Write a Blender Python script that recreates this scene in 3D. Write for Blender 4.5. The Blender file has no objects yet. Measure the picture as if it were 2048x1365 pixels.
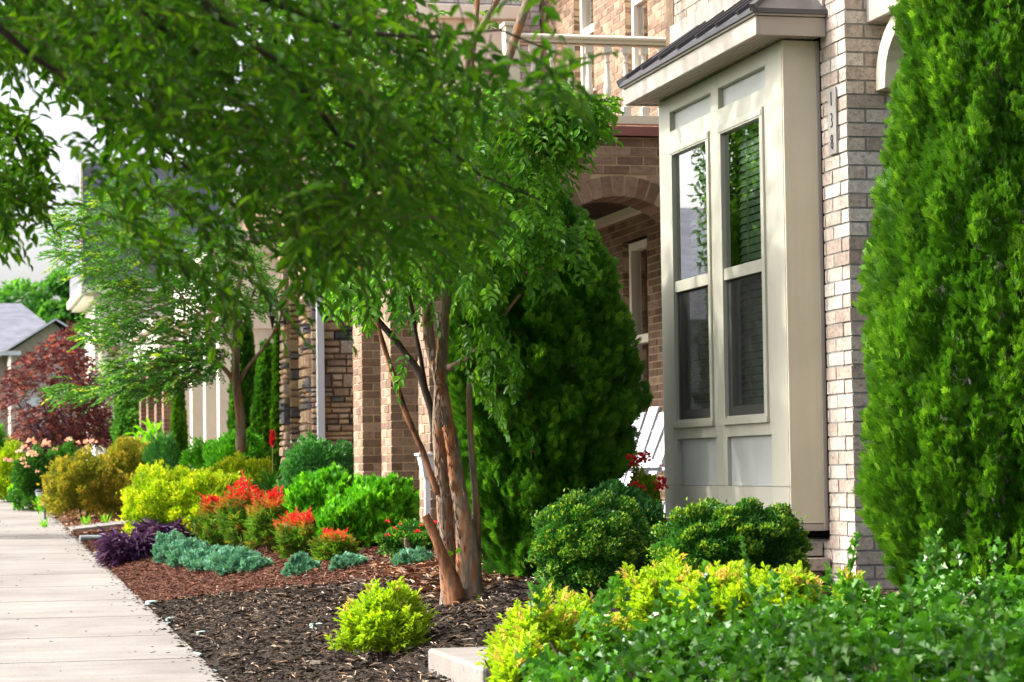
import bpy, math, random
import numpy as np
from mathutils import Vector, Matrix
C = bpy.context.scene
COL = C.collection
rad = math.radians

# ------------------------------------------------------------------ camera
F_PX = 4835.6; ROLL = .0131; PITCH = rad(3.047); YAW = rad(13.41)
EYE = np.array([0, 0, 1.55])
FW = np.array([math.sin(YAW)*math.cos(PITCH), math.cos(YAW)*math.cos(PITCH), math.sin(PITCH)])
R0 = np.array([math.cos(YAW), -math.sin(YAW), 0.]); U0 = np.cross(R0, FW)
CU = math.cos(ROLL)*U0 + math.sin(ROLL)*R0; CR = math.cos(ROLL)*R0 - math.sin(ROLL)*U0
cd = bpy.data.cameras.new('camera'); cam = bpy.data.objects.new('camera', cd); COL.objects.link(cam)
m3 = np.stack([CR, CU, -FW], 1)
mw = Matrix([list(m3[i]) + [EYE[i]] for i in range(3)] + [[0, 0, 0, 1]])
cam.matrix_world = mw
cd.lens = 85; cd.sensor_width = 36; cd.clip_start = .05; cd.clip_end = 2000
cd.dof.use_dof = True; cd.dof.focus_distance = 12.6; cd.dof.aperture_fstop = 7.0
C.camera = cam

# ------------------------------------------------------------------ sky + sun
SUN_DIR = Vector((-.80, .30, .78)).normalized()     # towards the sun
elev = math.asin(SUN_DIR.z); az = math.atan2(SUN_DIR.x, SUN_DIR.y)
w = bpy.data.worlds.new('World'); C.world = w; w.use_nodes = True
nt = w.node_tree; nt.nodes.clear()
sky = nt.nodes.new('ShaderNodeTexSky'); sky.sky_type = 'NISHITA'; sky.sun_disc = False
sky.sun_elevation = elev; sky.sun_rotation = az; sky.air_density = .8; sky.dust_density = 7.0; sky.ozone_density = .6
bg = nt.nodes.new('ShaderNodeBackground'); bg.inputs[1].default_value = .15
wo = nt.nodes.new('ShaderNodeOutputWorld')
hz = nt.nodes.new('ShaderNodeHueSaturation'); hz.inputs['Saturation'].default_value = .45; nt.links.new(sky.outputs[0], hz.inputs['Color']); nt.links.new(hz.outputs[0], bg.inputs[0]); nt.links.new(bg.outputs[0], wo.inputs[0])
sl = bpy.data.lights.new('sun', 'SUN'); sl.energy = 2.0; sl.angle = rad(2); sl.color = (1, .95, .87)
so = bpy.data.objects.new('sun', sl); COL.objects.link(so); so.location = (-20, 10, 30)
so.rotation_euler = SUN_DIR.to_track_quat('Z', 'Y').to_euler()
C.view_settings.view_transform = 'Standard'; C.view_settings.look = 'None'
C.view_settings.exposure = 1.8; C.view_settings.gamma = 1
try:
    C.cycles.max_bounces = 6; C.cycles.diffuse_bounces = 3; C.cycles.glossy_bounces = 3
    C.cycles.transmission_bounces = 4; C.cycles.transparent_max_bounces = 8
    C.cycles.sample_clamp_indirect = 6; C.cycles.caustics_reflective = False; C.cycles.caustics_refractive = False
    C.cycles.use_denoising = True
except Exception: pass

rng = np.random.default_rng(7); random.seed(5)
def ray(x, y):
    x = np.asarray(x, float)[..., None]; y = np.asarray(y, float)[..., None]
    return FW + CR*(x-1024)/F_PX + CU*(682.5-y)/F_PX
def U(x, y, z): return EYE + ray(x, y)*np.asarray(z, float)[..., None]
def onX(x, y, X): d = ray(x, y); return EYE + d*(X/d[0])
def onY(x, y, Y): d = ray(x, y); return EYE + d*(Y/d[1])

# ------------------------------------------------------------------ terrain height
SW0, SW1 = -.25, 1.53
def s_of(Y):
    Y = np.asarray(Y, float)
    return np.where(Y < 40, .0298*Y, 1.192+.15*(1-np.exp(-np.maximum(Y-40, 0)*.0298/.15)))
def gz(X, Y):
    X = np.asarray(X, float); Y = np.asarray(Y, float)
    s = s_of(Y); B = np.maximum(.95+.003*(Y-11), s+.12)
    t = np.clip((X-SW1)/1.9, 0, 1)
    h = s + (B-s)*(1-(1-t)**1.6)
    h = np.where(X < SW0-1.6, s-.14, h)
    return h
def gpt(x, y, zc):
    p = U(x, y, zc); return np.array([p[0], p[1], float(gz(p[0], p[1]))])
def ghit(x, y):
    d = ray(x, y); t = 5.
    while t < 200:
        p = EYE + d*t
        if p[2] < gz(p[0], p[1]): return p
        t += .03
    return p

# ------------------------------------------------------------------ materials
def newmat(name):
    m = bpy.data.materials.new(name); m.use_nodes = True; m.node_tree.nodes.clear(); return m, m.node_tree
def L(nt, a, b): nt.links.new(a, b)
def N(nt, t, **k):
    n = nt.nodes.new(t)
    for a, b in k.items(): setattr(n, a, b)
    return n
def ramp(nt, src, stops, interp='LINEAR'):
    r = N(nt, 'ShaderNodeValToRGB'); r.color_ramp.interpolation = interp
    e = r.color_ramp.elements
    while len(e) < len(stops): e.new(.5)
    for i, (p, c) in enumerate(stops): e[i].position = p; e[i].color = (*c, 1)
    L(nt, src, r.inputs[0]); return r.outputs[0]
def noise(nt, scale, detail=3, rough=.6, vec=None, stretch=None):
    n = N(nt, 'ShaderNodeTexNoise'); n.inputs['Scale'].default_value = scale; n.inputs['Detail'].default_value = detail
    n.inputs['Roughness'].default_value = rough
    g = N(nt, 'ShaderNodeNewGeometry'); src = g.outputs['Position']
    if stretch:
        mp = N(nt, 'ShaderNodeMapping'); mp.inputs['Scale'].default_value = stretch; L(nt, src, mp.inputs[0]); src = mp.outputs[0]
    L(nt, src, n.inputs['Vector']); return n.outputs[0]
def mixc(nt, fac, a, b, mode='MIX'):
    m = N(nt, 'ShaderNodeMix', data_type='RGBA', blend_type=mode)
    for s, v in ((0, fac), (6, a), (7, b)):
        if hasattr(v, 'is_output'): L(nt, v, m.inputs[s])
        elif isinstance(v, tuple): m.inputs[s].default_value = (*v, 1)
        else: m.inputs[s].default_value = v
    return m.outputs[2]
def attr(nt, name):
    a = N(nt, 'ShaderNodeAttribute'); a.attribute_name = name; return a.outputs['Fac']
def finish(nt, color, rough=.7, spec=.4, bump=None, bstr=.3, bdist=.01, trans=0, tcol=None, metal=0, coat=0):
    p = N(nt, 'ShaderNodeBsdfPrincipled'); o = N(nt, 'ShaderNodeOutputMaterial')
    if isinstance(color, tuple): p.inputs['Base Color'].default_value = (*color, 1)
    else: L(nt, color, p.inputs['Base Color'])
    p.inputs['Roughness'].default_value = rough; p.inputs['Specular IOR Level'].default_value = spec
    p.inputs['Metallic'].default_value = metal
    if bump is not None:
        b = N(nt, 'ShaderNodeBump'); b.inputs['Strength'].default_value = bstr; b.inputs['Distance'].default_value = bdist
        L(nt, bump, b.inputs['Height']); L(nt, b.outputs[0], p.inputs['Normal'])
    if trans:
        t = N(nt, 'ShaderNodeBsdfTranslucent'); ms = N(nt, 'ShaderNodeMixShader'); ms.inputs[0].default_value = trans
        if isinstance(color, tuple): t.inputs[0].default_value = (*color, 1)
        elif tcol is None: L(nt, color, t.inputs[0])
        else: L(nt, tcol, t.inputs[0])
        L(nt, p.outputs[0], ms.inputs[1]); L(nt, t.outputs[0], ms.inputs[2]); L(nt, ms.outputs[0], o.inputs[0])
    else: L(nt, p.outputs[0], o.inputs[0])
    return p
def leafmat(name, cols, tip=None, rough=.5, spec=.25, trans=.33, patch=None):
    m, nt = newmat(name)
    k = len(cols)
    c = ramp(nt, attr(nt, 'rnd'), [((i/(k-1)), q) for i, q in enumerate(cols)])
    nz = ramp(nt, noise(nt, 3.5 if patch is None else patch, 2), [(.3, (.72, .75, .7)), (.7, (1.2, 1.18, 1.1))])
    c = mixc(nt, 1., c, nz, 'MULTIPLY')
    if tip:
        tp = ramp(nt, attr(nt, 'tip'), [(0, tip[0]), (1, tip[-1])] if len(tip) > 1 else [(0, tip[0]), (1, tip[0])])
        tm = N(nt, 'ShaderNodeMath', operation='MINIMUM'); L(nt, attr(nt, 'tip'), tm.inputs[0]); tm.inputs[1].default_value = 1.
        c = mixc(nt, tm.outputs[0], c, tp)
    br = mixc(nt, 1., c, (1.5, 1.55, .85), 'MULTIPLY')
    finish(nt, c, rough, spec, trans=trans, tcol=br)
    return m
def plain(name, col, rough=.6, var=.12, nscale=8, spec=.4, bump=.15, metal=0, stretch=None):
    m, nt = newmat(name)
    nz = noise(nt, nscale, 4, .6, stretch=stretch)
    c = ramp(nt, nz, [(.3, tuple(v*(1-var) for v in col)), (.7, tuple(min(1, v*(1+var)) for v in col))])
    n2 = noise(nt, nscale*9, 3)
    finish(nt, c, rough, spec, n2, bump, .003, metal=metal); return m
def brickmat(name, stops, rough=.9):
    m, nt = newmat(name)
    c = ramp(nt, attr(nt, 'rnd'), stops)
    nz = noise(nt, 38, 5, .72)
    c = mixc(nt, 1., c, ramp(nt, nz, [(.32, (.62, .58, .56)), (.5, (1, 1, 1)), (.72, (1.28, 1.27, 1.25))]), 'MULTIPLY')
    n3 = noise(nt, 9, 3)
    c = mixc(nt, 1., c, ramp(nt, n3, [(.3, (.82, .82, .84)), (.7, (1.12, 1.1, 1.08))]), 'MULTIPLY')
    finish(nt, c, rough, .25, noise(nt, 90, 4, .7), .7, .006); return m
M = {}
M['brick_tan'] = brickmat('tan_brick', [(0, (.34, .275, .23)), (.3, (.41, .345, .29)), (.7, (.47, .41, .355)), (1, (.54, .50, .45))])
M['mortar_grey'] = plain('grey_mortar', (.22, .21, .195), .95, .2, 20)
M['brick_brown'] = brickmat('brown_brick', [(0, (.13, .085, .057)), (.4, (.19, .127, .086)), (.75, (.24, .165, .115)), (1, (.30, .21, .15))])
M['mortar_tan'] = plain('tan_mortar', (.42, .31, .20), .95, .15, 20)
M['brick_white'] = brickmat('white_brick', [(0, (.52, .48, .46)), (1, (.72, .70, .68))])
M['stone'] = brickmat('veneer_stone', [(0, (.09, .09, .10)), (.14, (.20, .18, .17)), (.3, (.36, .24, .16)), (.5, (.52, .35, .22)), (.7, (.46, .34, .25)), (.85, (.62, .43, .22)), (1, (.52, .44, .37))])
def painted(name, col, rough):
    m, nt = newmat(name)
    a = noise(nt, 2.2, 5, .65); b = noise(nt, 2., 5, .7, stretch=(9, 9, .7)); d = noise(nt, 60, 2, .5)
    c = ramp(nt, a, [(.3, tuple(v*.93 for v in col)), (.7, tuple(v*1.05 for v in col))])
    c = mixc(nt, 1., c, ramp(nt, b, [(.3, (.94, .94, .93)), (.55, (1, 1, 1)), (.75, (1.03, 1.03, 1.03))]), 'MULTIPLY')
    c = mixc(nt, 1., c, ramp(nt, d, [(.22, (.75, .73, .7)), (.27, (1, 1, 1))]), 'MULTIPLY')
    finish(nt, c, rough, .4, b, .08, .003); return m
M['trim'] = painted('sage_trim_paint', (.38, .37, .31), .45)
M['tan_and_bounce'] = painted('tan_bounce_paint', (.58, .52, .40), .5)  # warm bounce light on the bay's side is put into this tan
M['panel'] = painted('grey_panel_paint', (.36, .375, .365), .38)
M['cream'] = plain('cream_paint', (.68, .62, .48), .5, .04, 2, .4, .05)
M['cream_lt'] = plain('light_cream_paint', (.76, .72, .61), .5, .04, 2, .4, .05)
M['fascia'] = plain('taupe_metal', (.36, .31, .27), .4, .05, 2, .5, .03)
M['soffit'] = plain('vinyl_soffit', (.36, .31, .26), .6, .05, 3)
M['darkroof'] = plain('dark_seam_metal', (.07, .065, .075), .38, .15, 5, .5, .05, .4)
M['shingle'] = plain('grey_shingle', (.14, .145, .175), .9, .3, 1.6, .3, .5, stretch=(1, 1, 6))
M['white'] = plain('white_plastic', (.60, .62, .65), .4, .03, 3, .5, .02)
M['chair_white'] = plain('dimmed_white_board', (.33, .35, .39), .6, .06, 6)  # white boards darkened to an even cool grey against overexposure
M['black'] = plain('black_metal', (.02, .02, .022), .45, .2, 5)
M['greyplate'] = plain('grey_plate', (.34, .33, .31), .35, .05, 5, .5, .02, .3)
M['maroon'] = plain('maroon_flashing', (.20, .08, .07), .5, .1, 4)
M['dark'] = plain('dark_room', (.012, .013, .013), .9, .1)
M['blind'] = plain('white_blind', (.78, .80, .76), .5, .03)
M['bronze'] = plain('grey_sash_paint', (.16, .155, .14), .5, .05)
M['pipe_grey'] = plain('grey_corrugated_plastic', (.16, .19, .2), .5, .1)
M['sage_cap'] = plain('pale_green_plastic', (.30, .40, .36), .5, .08)
M['petal_red'] = leafmat('red_petal', [(.55, .01, .03), (.75, .03, .05)], trans=.25)
M['petal_pink'] = leafmat('pink_petal', [(.62, .30, .30), (.78, .52, .48), (.66, .26, .24)], trans=.3)
def glassmat():
    m, nt = newmat('window_glass')
    t = N(nt, 'ShaderNodeBsdfTransparent'); t.inputs[0].default_value = (.74, .88, .78, 1)
    g = N(nt, 'ShaderNodeBsdfGlossy'); g.inputs['Roughness'].default_value = .004; g.inputs[0].default_value = (1, 1, 1, 1)
    fr = N(nt, 'ShaderNodeFresnel'); fr.inputs[0].default_value = 1.6
    ms = N(nt, 'ShaderNodeMixShader'); o = N(nt, 'ShaderNodeOutputMaterial')
    mm = N(nt, 'ShaderNodeMath', operation='MULTIPLY'); mm.inputs[1].default_value = 2.6; mm.use_clamp = True
    L(nt, fr.outputs[0], mm.inputs[0]); L(nt, mm.outputs[0], ms.inputs[0])
    L(nt, t.outputs[0], ms.inputs[1]); L(nt, g.outputs[0], ms.inputs[2]); L(nt, ms.outputs[0], o.inputs[0]); return m
M['glass'] = glassmat()
def screenmat():
    m, nt = newmat('insect_screen')
    t = N(nt, 'ShaderNodeBsdfTransparent'); t.inputs[0].default_value = (.80, .80, .80, 1)
    g = N(nt, 'ShaderNodeBsdfDiffuse'); g.inputs[0].default_value = (.05, .052, .05, 1)
    ms = N(nt, 'ShaderNodeMixShader'); ms.inputs[0].default_value = .38; o = N(nt, 'ShaderNodeOutputMaterial')
    L(nt, t.outputs[0], ms.inputs[1]); L(nt, g.outputs[0], ms.inputs[2]); L(nt, ms.outputs[0], o.inputs[0]); return m
M['screen'] = screenmat()
def lampglass():
    m, nt = newmat('frosted_lamp_glass'); finish(nt, (.75, .78, .82), .25, .5, trans=.5); return m
M['lampglass'] = lampglass()
def barkmat(name, cols, st=(14, 14, 1.6), patchcol=None):
    m, nt = newmat(name)
    n1 = noise(nt, 1.5, 6, .65, stretch=st); n2 = noise(nt, 7, 4, .6, stretch=(3, 3, 1))
    c = ramp(nt, n1, [(.33, cols[0]), (.45, cols[1]), (.56, cols[2]), (.68, cols[3])])
    c = mixc(nt, 1., c, ramp(nt, n2, [(.3, (.6, .6, .6)), (.65, (1.15, 1.12, 1.1))]), 'MULTIPLY')
    if patchcol:
        n3 = noise(nt, 3.2, 4, .6, stretch=(5, 5, 1)); c = mixc(nt, ramp(nt, n3, [(.54, (0, 0, 0)), (.60, (1, 1, 1))]), c, patchcol)
    n4 = noise(nt, 2.2, 6, .8, stretch=(30, 30, 2.5))
    c = mixc(nt, 1., c, ramp(nt, n4, [(.34, (.58, .54, .5)), (.46, (1, 1, 1))]), 'MULTIPLY')
    finish(nt, c, .8, .25, n4, 1., .025); return m
M['bark_myrtle'] = barkmat('peeling_myrtle_bark', [(.14, .09, .06), (.28, .20, .145), (.33, .25, .19), (.40, .27, .17)], patchcol=(.40, .17, .07))
M['bark_red'] = barkmat('orange_peeling_bark', [(.03, .02, .016), (.25, .10, .045), (.38, .16, .07), (.17, .10, .065)], (10, 10, 3))
M['bark_dark'] = barkmat('dark_bark', [(.03, .02, .016), (.06, .04, .03), (.09, .06, .045), (.13, .08, .06)])
M['stem'] = plain('brown_twig', (.10, .06, .035), .8)
M['stem_green'] = plain('green_twig', (.14, .16, .05), .7)
def concrete():
    m, nt = newmat('broom_concrete')
    a = noise(nt, .9, 6, .65); b = noise(nt, 70, 4, .7); c3 = noise(nt, 2.0, 4, .6, stretch=(.5, 2.4, 1)); d = noise(nt, 22, 2, .5)
    c = ramp(nt, a, [(.32, (.145, .131, .12)), (.5, (.192, .176, .162)), (.68, (.225, .21, .196))])
    c = mixc(nt, 1., c, ramp(nt, b, [(.3, (.8, .8, .8)), (.7, (1.12, 1.12, 1.12))]), 'MULTIPLY')
    c = mixc(nt, 1., c, ramp(nt, c3, [(.3, (.85, .84, .82)), (.6, (1.04, 1.04, 1.04))]), 'MULTIPLY')
    c = mixc(nt, 1., c, ramp(nt, d, [(.24, (.62, .6, .58)), (.31, (1, 1, 1))]), 'MULTIPLY')
    finish(nt, c, .9, .2, b, .4, .004); return m
M['concrete'] = concrete()
def mulchmat(name, cols):
    m, nt = newmat(name)
    a = noise(nt, 38, 5, .75, stretch=(1, 1.6, 1)); b = noise(nt, 2.2, 3, .6)
    c = ramp(nt, a, [(.3, cols[0]), (.5, cols[1]), (.72, cols[2])])
    c = mixc(nt, 1., c, ramp(nt, b, [(.3, (.7, .7, .7)), (.7, (1.25, 1.25, 1.25))]), 'MULTIPLY')
    finish(nt, c, .95, .15, a, 1., .03); return m
M['mulch_dark'] = mulchmat('dark_mulch', [(.012, .009, .007), (.035, .026, .02), (.085, .065, .05)])
M['mulch_brown'] = mulchmat('brown_mulch', [(.035, .014, .009), (.10, .042, .026), (.20, .095, .06)])
M['litter'] = mulchmat('leaf_litter', [(.10, .05, .03), (.24, .12, .07), (.42, .30, .22)])
M['ground'] = mulchmat('lawn_soil', [(.02, .03, .01), (.05, .08, .02), (.08, .11, .03)])
M['asphalt'] = plain('asphalt', (.05, .05, .052), .95, .2, 3)
def chipmat(name, stops):
    m, nt = newmat(name); finish(nt, ramp(nt, attr(nt, 'rnd'), stops), .9, .2); return m
M['chip_dark'] = chipmat('dark_chips', [(0, (.014, .010, .008)), (.5, (.055, .040, .030)), (.8, (.14, .10, .075)), (1, (.36, .28, .20))])
M['chip_brown'] = chipmat('brown_chips', [(0, (.04, .015, .010)), (.6, (.16, .062, .038)), (.9, (.28, .125, .075)), (1, (.42, .24, .15))])
M['chip_litter'] = chipmat('litter_leaves', [(0, (.10, .04, .02)), (.5, (.32, .14, .07)), (.8, (.42, .27, .17)), (1, (.55, .48, .40))])

# leaves
M['l_near'] = leafmat('street_tree_leaf', [(.014, .056, .004), (.034, .102, .005), (.095, .185, .006)], trans=.47, rough=.6, spec=.1)
M['l_myrtle'] = leafmat('myrtle_leaf', [(.03, .11, .008), (.06, .19, .010), (.11, .29, .015), (.20, .38, .02)], tip=[(.45, .34, .03)], trans=.45, rough=.42, spec=.35)
M['l_myrtle2'] = leafmat('far_myrtle_leaf', [(.03, .11, .025), (.06, .19, .03), (.13, .28, .03)], tip=[(.26, .36, .03)], trans=.4)
M['l_arb'] = leafmat('arborvitae_spray', [(.028, .10, .008), (.058, .17, .010), (.10, .25, .012)], tip=[(.22, .43, .03)], trans=.25, patch=5)
M['l_arbd'] = leafmat('dark_arborvitae_spray', [(.024, .10, .010), (.05, .17, .013), (.085, .24, .016)], tip=[(.20, .42, .03)], trans=.25, patch=5)
M['l_orange'] = leafmat('dead_orange_spray', [(.45, .10, .01), (.6, .18, .02)], trans=.2)
M['l_holly'] = leafmat('holly_leaf', [(.016, .078, .007), (.036, .14, .009), (.07, .22, .012), (.13, .32, .018)], trans=.25, rough=.33, spec=.4)
M['l_box'] = leafmat('boxwood_leaf', [(.018, .085, .012), (.04, .15, .016), (.07, .22, .02)], tip=[(.30, .42, .03)], trans=.28, rough=.38, spec=.35)
M['l_spirea'] = leafmat('spirea_leaf', [(.17, .32, .010), (.31, .46, .014), (.48, .55, .03)], tip=[(.50, .36, .09)], trans=.35)
M['l_char'] = leafmat('chartreuse_leaf', [(.12, .26, .006), (.30, .43, .008), (.50, .55, .015)], tip=[(.62, .60, .03)], trans=.3)
M['l_bronze'] = leafmat('bronze_leaf', [(.07, .12, .015), (.22, .23, .02), (.40, .32, .04)], tip=[(.50, .36, .04)], trans=.25)
M['l_feather'] = leafmat('feathery_leaf', [(.035, .17, .008), (.07, .29, .010), (.13, .40, .015)], tip=[(.20, .52, .02)], trans=.3)
M['l_blue'] = leafmat('bluegreen_leaf', [(.02, .11, .025), (.045, .19, .04), (.09, .28, .05)], trans=.25, rough=.4, spec=.35)
M['l_nan'] = leafmat('nandina_leaf', [(.045, .15, .015), (.09, .22, .02), (.20, .28, .02)], tip=[(.60, .13, .03), (.62, .018, .03)], trans=.32)
M['l_jun'] = leafmat('juniper_needle', [(.06, .22, .14), (.12, .31, .22), (.22, .43, .31)], trans=.15, rough=.6)
M['l_purple'] = leafmat('purple_leaf', [(.035, .011, .055), (.07, .024, .105), (.13, .07, .17)], trans=.2, rough=.4)
M['l_maple'] = leafmat('red_maple_leaf', [(.04, .010, .018), (.09, .02, .032), (.19, .04, .06)], tip=[(.36, .10, .08)], trans=.3)
M['l_lime'] = leafmat('lime_leaf', [(.12, .36, .015), (.24, .52, .02)], trans=.35)
M['l_bg'] = leafmat('distant_leaf', [(.04, .15, .03), (.08, .25, .035), (.16, .36, .04)], trans=.3, rough=.6, patch=.4)

# ------------------------------------------------------------------ builders
def tag(o, label=None, cat=None, group=None, kind=None):
    if label: o['label'] = label
    if cat: o['category'] = cat
    if group: o['group'] = group
    if kind: o['kind'] = kind
    return o
def thing(name, label, cat, loc, group=None):
    o = bpy.data.objects.new(name, None); COL.objects.link(o); o.location = tuple(float(v) for v in loc); o.empty_display_size = .1
    return tag(o, label, cat, group)
def mkmesh(name, V, loops, starts, mats, attrs=None, mi=None, smooth=False):
    me = bpy.data.meshes.new(name)
    V = np.ascontiguousarray(V, np.float32); nf = len(starts)
    me.vertices.add(len(V)); me.vertices.foreach_set('co', V.ravel())
    me.loops.add(len(loops)); me.loops.foreach_set('vertex_index', np.ascontiguousarray(loops, np.int32))
    me.polygons.add(nf); me.polygons.foreach_set('loop_start', np.ascontiguousarray(starts, np.int32))
    if mi is not None: me.polygons.foreach_set('material_index', np.ascontiguousarray(mi, np.int32))
    me.polygons.foreach_set('use_smooth', np.full(nf, bool(smooth)))
    me.update(calc_edges=True)
    for k, a in (attrs or {}).items():
        at = me.attributes.new(k, 'FLOAT', 'FACE'); at.data.foreach_set('value', np.ascontiguousarray(a, np.float32))
    for m in (mats if isinstance(mats, (list, tuple)) else [mats]): me.materials.append(m)
    return me
def link(name, me, parent=None, org=None):
    o = bpy.data.objects.new(name, me); COL.objects.link(o)
    if parent is not None: o.parent = parent
    elif org is not None: o.location = tuple(float(v) for v in org)
    return o
def worg(parent, org):
    if parent is None: return np.array(org if org is not None else (0, 0, 0), float)
    p = np.array(parent.location, float)
    while parent.parent: parent = parent.parent; p = p + np.array(parent.location, float)
    return p
class MB:
    def __init__(s): s.v = []; s.f = []; s.r = []; s.m = []
    def add(s, vs, fs, r=.5, m=0):
        b = len(s.v); s.v += [tuple(map(float, q)) for q in vs]
        for f in fs: s.f.append([b+i for i in f]); s.r.append(r); s.m.append(m)
        return s
    def box(s, a, b, r=.5, m=0):
        x0, y0, z0 = [min(a[i], b[i]) for i in range(3)]; x1, y1, z1 = [max(a[i], b[i]) for i in range(3)]
        return s.add([(x0, y0, z0), (x1, y0, z0), (x1, y1, z0), (x0, y1, z0), (x0, y0, z1), (x1, y0, z1), (x1, y1, z1), (x0, y1, z1)],
              [(0, 3, 2, 1), (4, 5, 6, 7), (0, 1, 5, 4), (1, 2, 6, 5), (2, 3, 7, 6), (3, 0, 4, 7)], r, m)
    def hexa(s, v8, r=.5, m=0):
        return s.add(v8, [(0, 3, 2, 1), (4, 5, 6, 7), (0, 1, 5, 4), (1, 2, 6, 5), (2, 3, 7, 6), (3, 0, 4, 7)], r, m)
    def beam(s, a, b, w, h, up=(0, 0, 1), r=.5, m=0):
        a = Vector(a); b = Vector(b); d = (b-a).normalized(); sd = d.cross(Vector(up)).normalized(); u = sd.cross(d)
        v = []
        for p in (a, b):
            for sx, sy in ((-1, -1), (1, -1), (1, 1), (-1, 1)): v.append(p+sd*sx*w/2+u*sy*h/2)
        return s.add(v, [(0, 1, 2, 3), (7, 6, 5, 4), (0, 4, 5, 1), (1, 5, 6, 2), (2, 6, 7, 3), (3, 7, 4, 0)], r, m)
    def tube(s, pts, rs, n=8, r=.5, m=0, wob=0):
        pts = [Vector(tuple(map(float, p))) for p in pts]
        if not hasattr(rs, '__len__'): rs = [rs]*len(pts)
        b = len(s.v); u = None
        for i, p in enumerate(pts):
            d = (pts[min(i+1, len(pts)-1)]-pts[max(i-1, 0)]).normalized()
            if u is None: u = d.orthogonal().normalized()
            u = (u-d*u.dot(d)).normalized(); w_ = d.cross(u)
            for k in range(n):
                a = 2*math.pi*k/n; rr = rs[i]*(1+wob*random.uniform(-1, 1))
                s.v.append(tuple(p+(u*math.cos(a)+w_*math.sin(a))*rr))
        for i in range(len(pts)-1):
            for k in range(n):
                s.f.append([b+i*n+k, b+i*n+(k+1) % n, b+(i+1)*n+(k+1) % n, b+(i+1)*n+k]); s.r.append(r); s.m.append(m)
        s.f.append([b+k for k in range(n)][::-1]); s.r.append(r); s.m.append(m)
        s.f.append([b+(len(pts)-1)*n+k for k in range(n)]); s.r.append(r); s.m.append(m)
        return s
    def lathe(s, c, prof, n=14, r=.5, m=0):
        return s.tube([(c[0], c[1], c[2]+z) for _, z in prof], [max(q, .0005) for q, _ in prof], n, r, m)
    def prism(s, poly, o, u, v, wdir, t, r=.5, m=0):
        o = Vector(o); u = Vector(u); v = Vector(v); wd = Vector(wdir); n = len(poly)
        vs = [o+u*a+v*b for a, b in poly]+[o+u*a+v*b+wd*t for a, b in poly]
        fs = [list(range(n))[::-1], list(range(n, 2*n))]+[(i, (i+1) % n, n+(i+1) % n, n+i) for i in range(n)]
        return s.add(vs, fs, r, m)
    def build(s, name, mat, parent=None, org=None, smooth=False, bevel=0, sub=0):
        off = worg(parent, org)
        V = np.array(s.v)-off
        loops = np.concatenate([np.array(f) for f in s.f]); ln = np.array([len(f) for f in s.f])
        starts = np.concatenate([[0], np.cumsum(ln)[:-1]])
        me = mkmesh(name, V, loops, starts, mat, {'rnd': s.r}, s.m, smooth)
        o = link(name, me, parent, org)
        if bevel:
            b = o.modifiers.new('b', 'BEVEL'); b.width = bevel; b.segments = 2; b.limit_method = 'ANGLE'
        if sub:
            b = o.modifiers.new('s', 'SUBSURF'); b.levels = sub; b.render_levels = sub
        return o

# ---- leaf templates: verts (side, along, normal), tri faces
def sym(outline, fold=.4):
    """outline: list of (half-width, along) from base to tip."""
    v = [(0, 0, 0, 0)]; Rr = []; Ll = []; Cc = []
    for hw, al in outline:
        Cc.append(len(v)); v.append((0, al, -.14*al*al, 0))
        Rr.append(len(v)); v.append((hw, al, -.14*al*al, fold*hw*2)); Ll.append(len(v)); v.append((-hw, al, -.14*al*al, fold*hw*2))
    tip = len(v); v.append((0, 1, -.16, 0))
    f = [(0, Rr[0], Cc[0]), (0, Cc[0], Ll[0])]
    for i in range(len(outline)-1):
        f += [(Cc[i], Rr[i], Rr[i+1]), (Cc[i], Rr[i+1], Cc[i+1]), (Cc[i], Cc[i+1], Ll[i+1]), (Cc[i], Ll[i+1], Ll[i])]
    f += [(Cc[-1], Rr[-1], tip), (Cc[-1], tip, Ll[-1])]
    return np.array(v, float), np.array(f)
T_LEAF = sym([(.30, .14), (.5, .42), (.33, .74)])
T_OVAL = sym([(.42, .25), (.46, .65)])
T_HOLLY = sym([(.22, .10), (.55, .27), (.27, .42), (.60, .60), (.26, .74)], .45)
T_SIMPLE = (np.array([(0, 0, 0, 0), (.5, .45, 0, .3), (0, 1, -.1, 0), (-.5, .45, 0, .3)], float), np.array([(0, 1, 2), (0, 2, 3)]))
T_BLADE = sym([(.5, .3), (.42, .65)], .5)
def frond(k=4, seed=1, spread=55, wd=.10):
    v = []; f = []; rr = random.Random(seed)
    def blade(x, y, ang, ln):
        b = len(v); c, s_ = math.cos(ang), math.sin(ang); h = rr.uniform(-.12, .12)
        for a, q in ((0, 0), (.5, wd), (1, 0), (.5, -wd)):
            a *= ln
            v.append((x+a*s_+q*c, y+a*c-q*s_, h*a+.02, 0)); 
        f.extend([(b, b+1, b+2), (b, b+2, b+3)])
    blade(0, 0, 0, 1)
    for i in range(1, k+1):
        y = i/(k+1)*.8
        for sd in (-1, 1): blade(0, y, sd*rad(spread*rr.uniform(.7, 1.15)), (.62-.35*i/(k+1))*rr.uniform(.8, 1.2))
    return np.array(v, float), np.array(f)
T_FROND = frond(5, 2, 42, .055); T_FROND_S = frond(2, 3, 50, .15)

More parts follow.
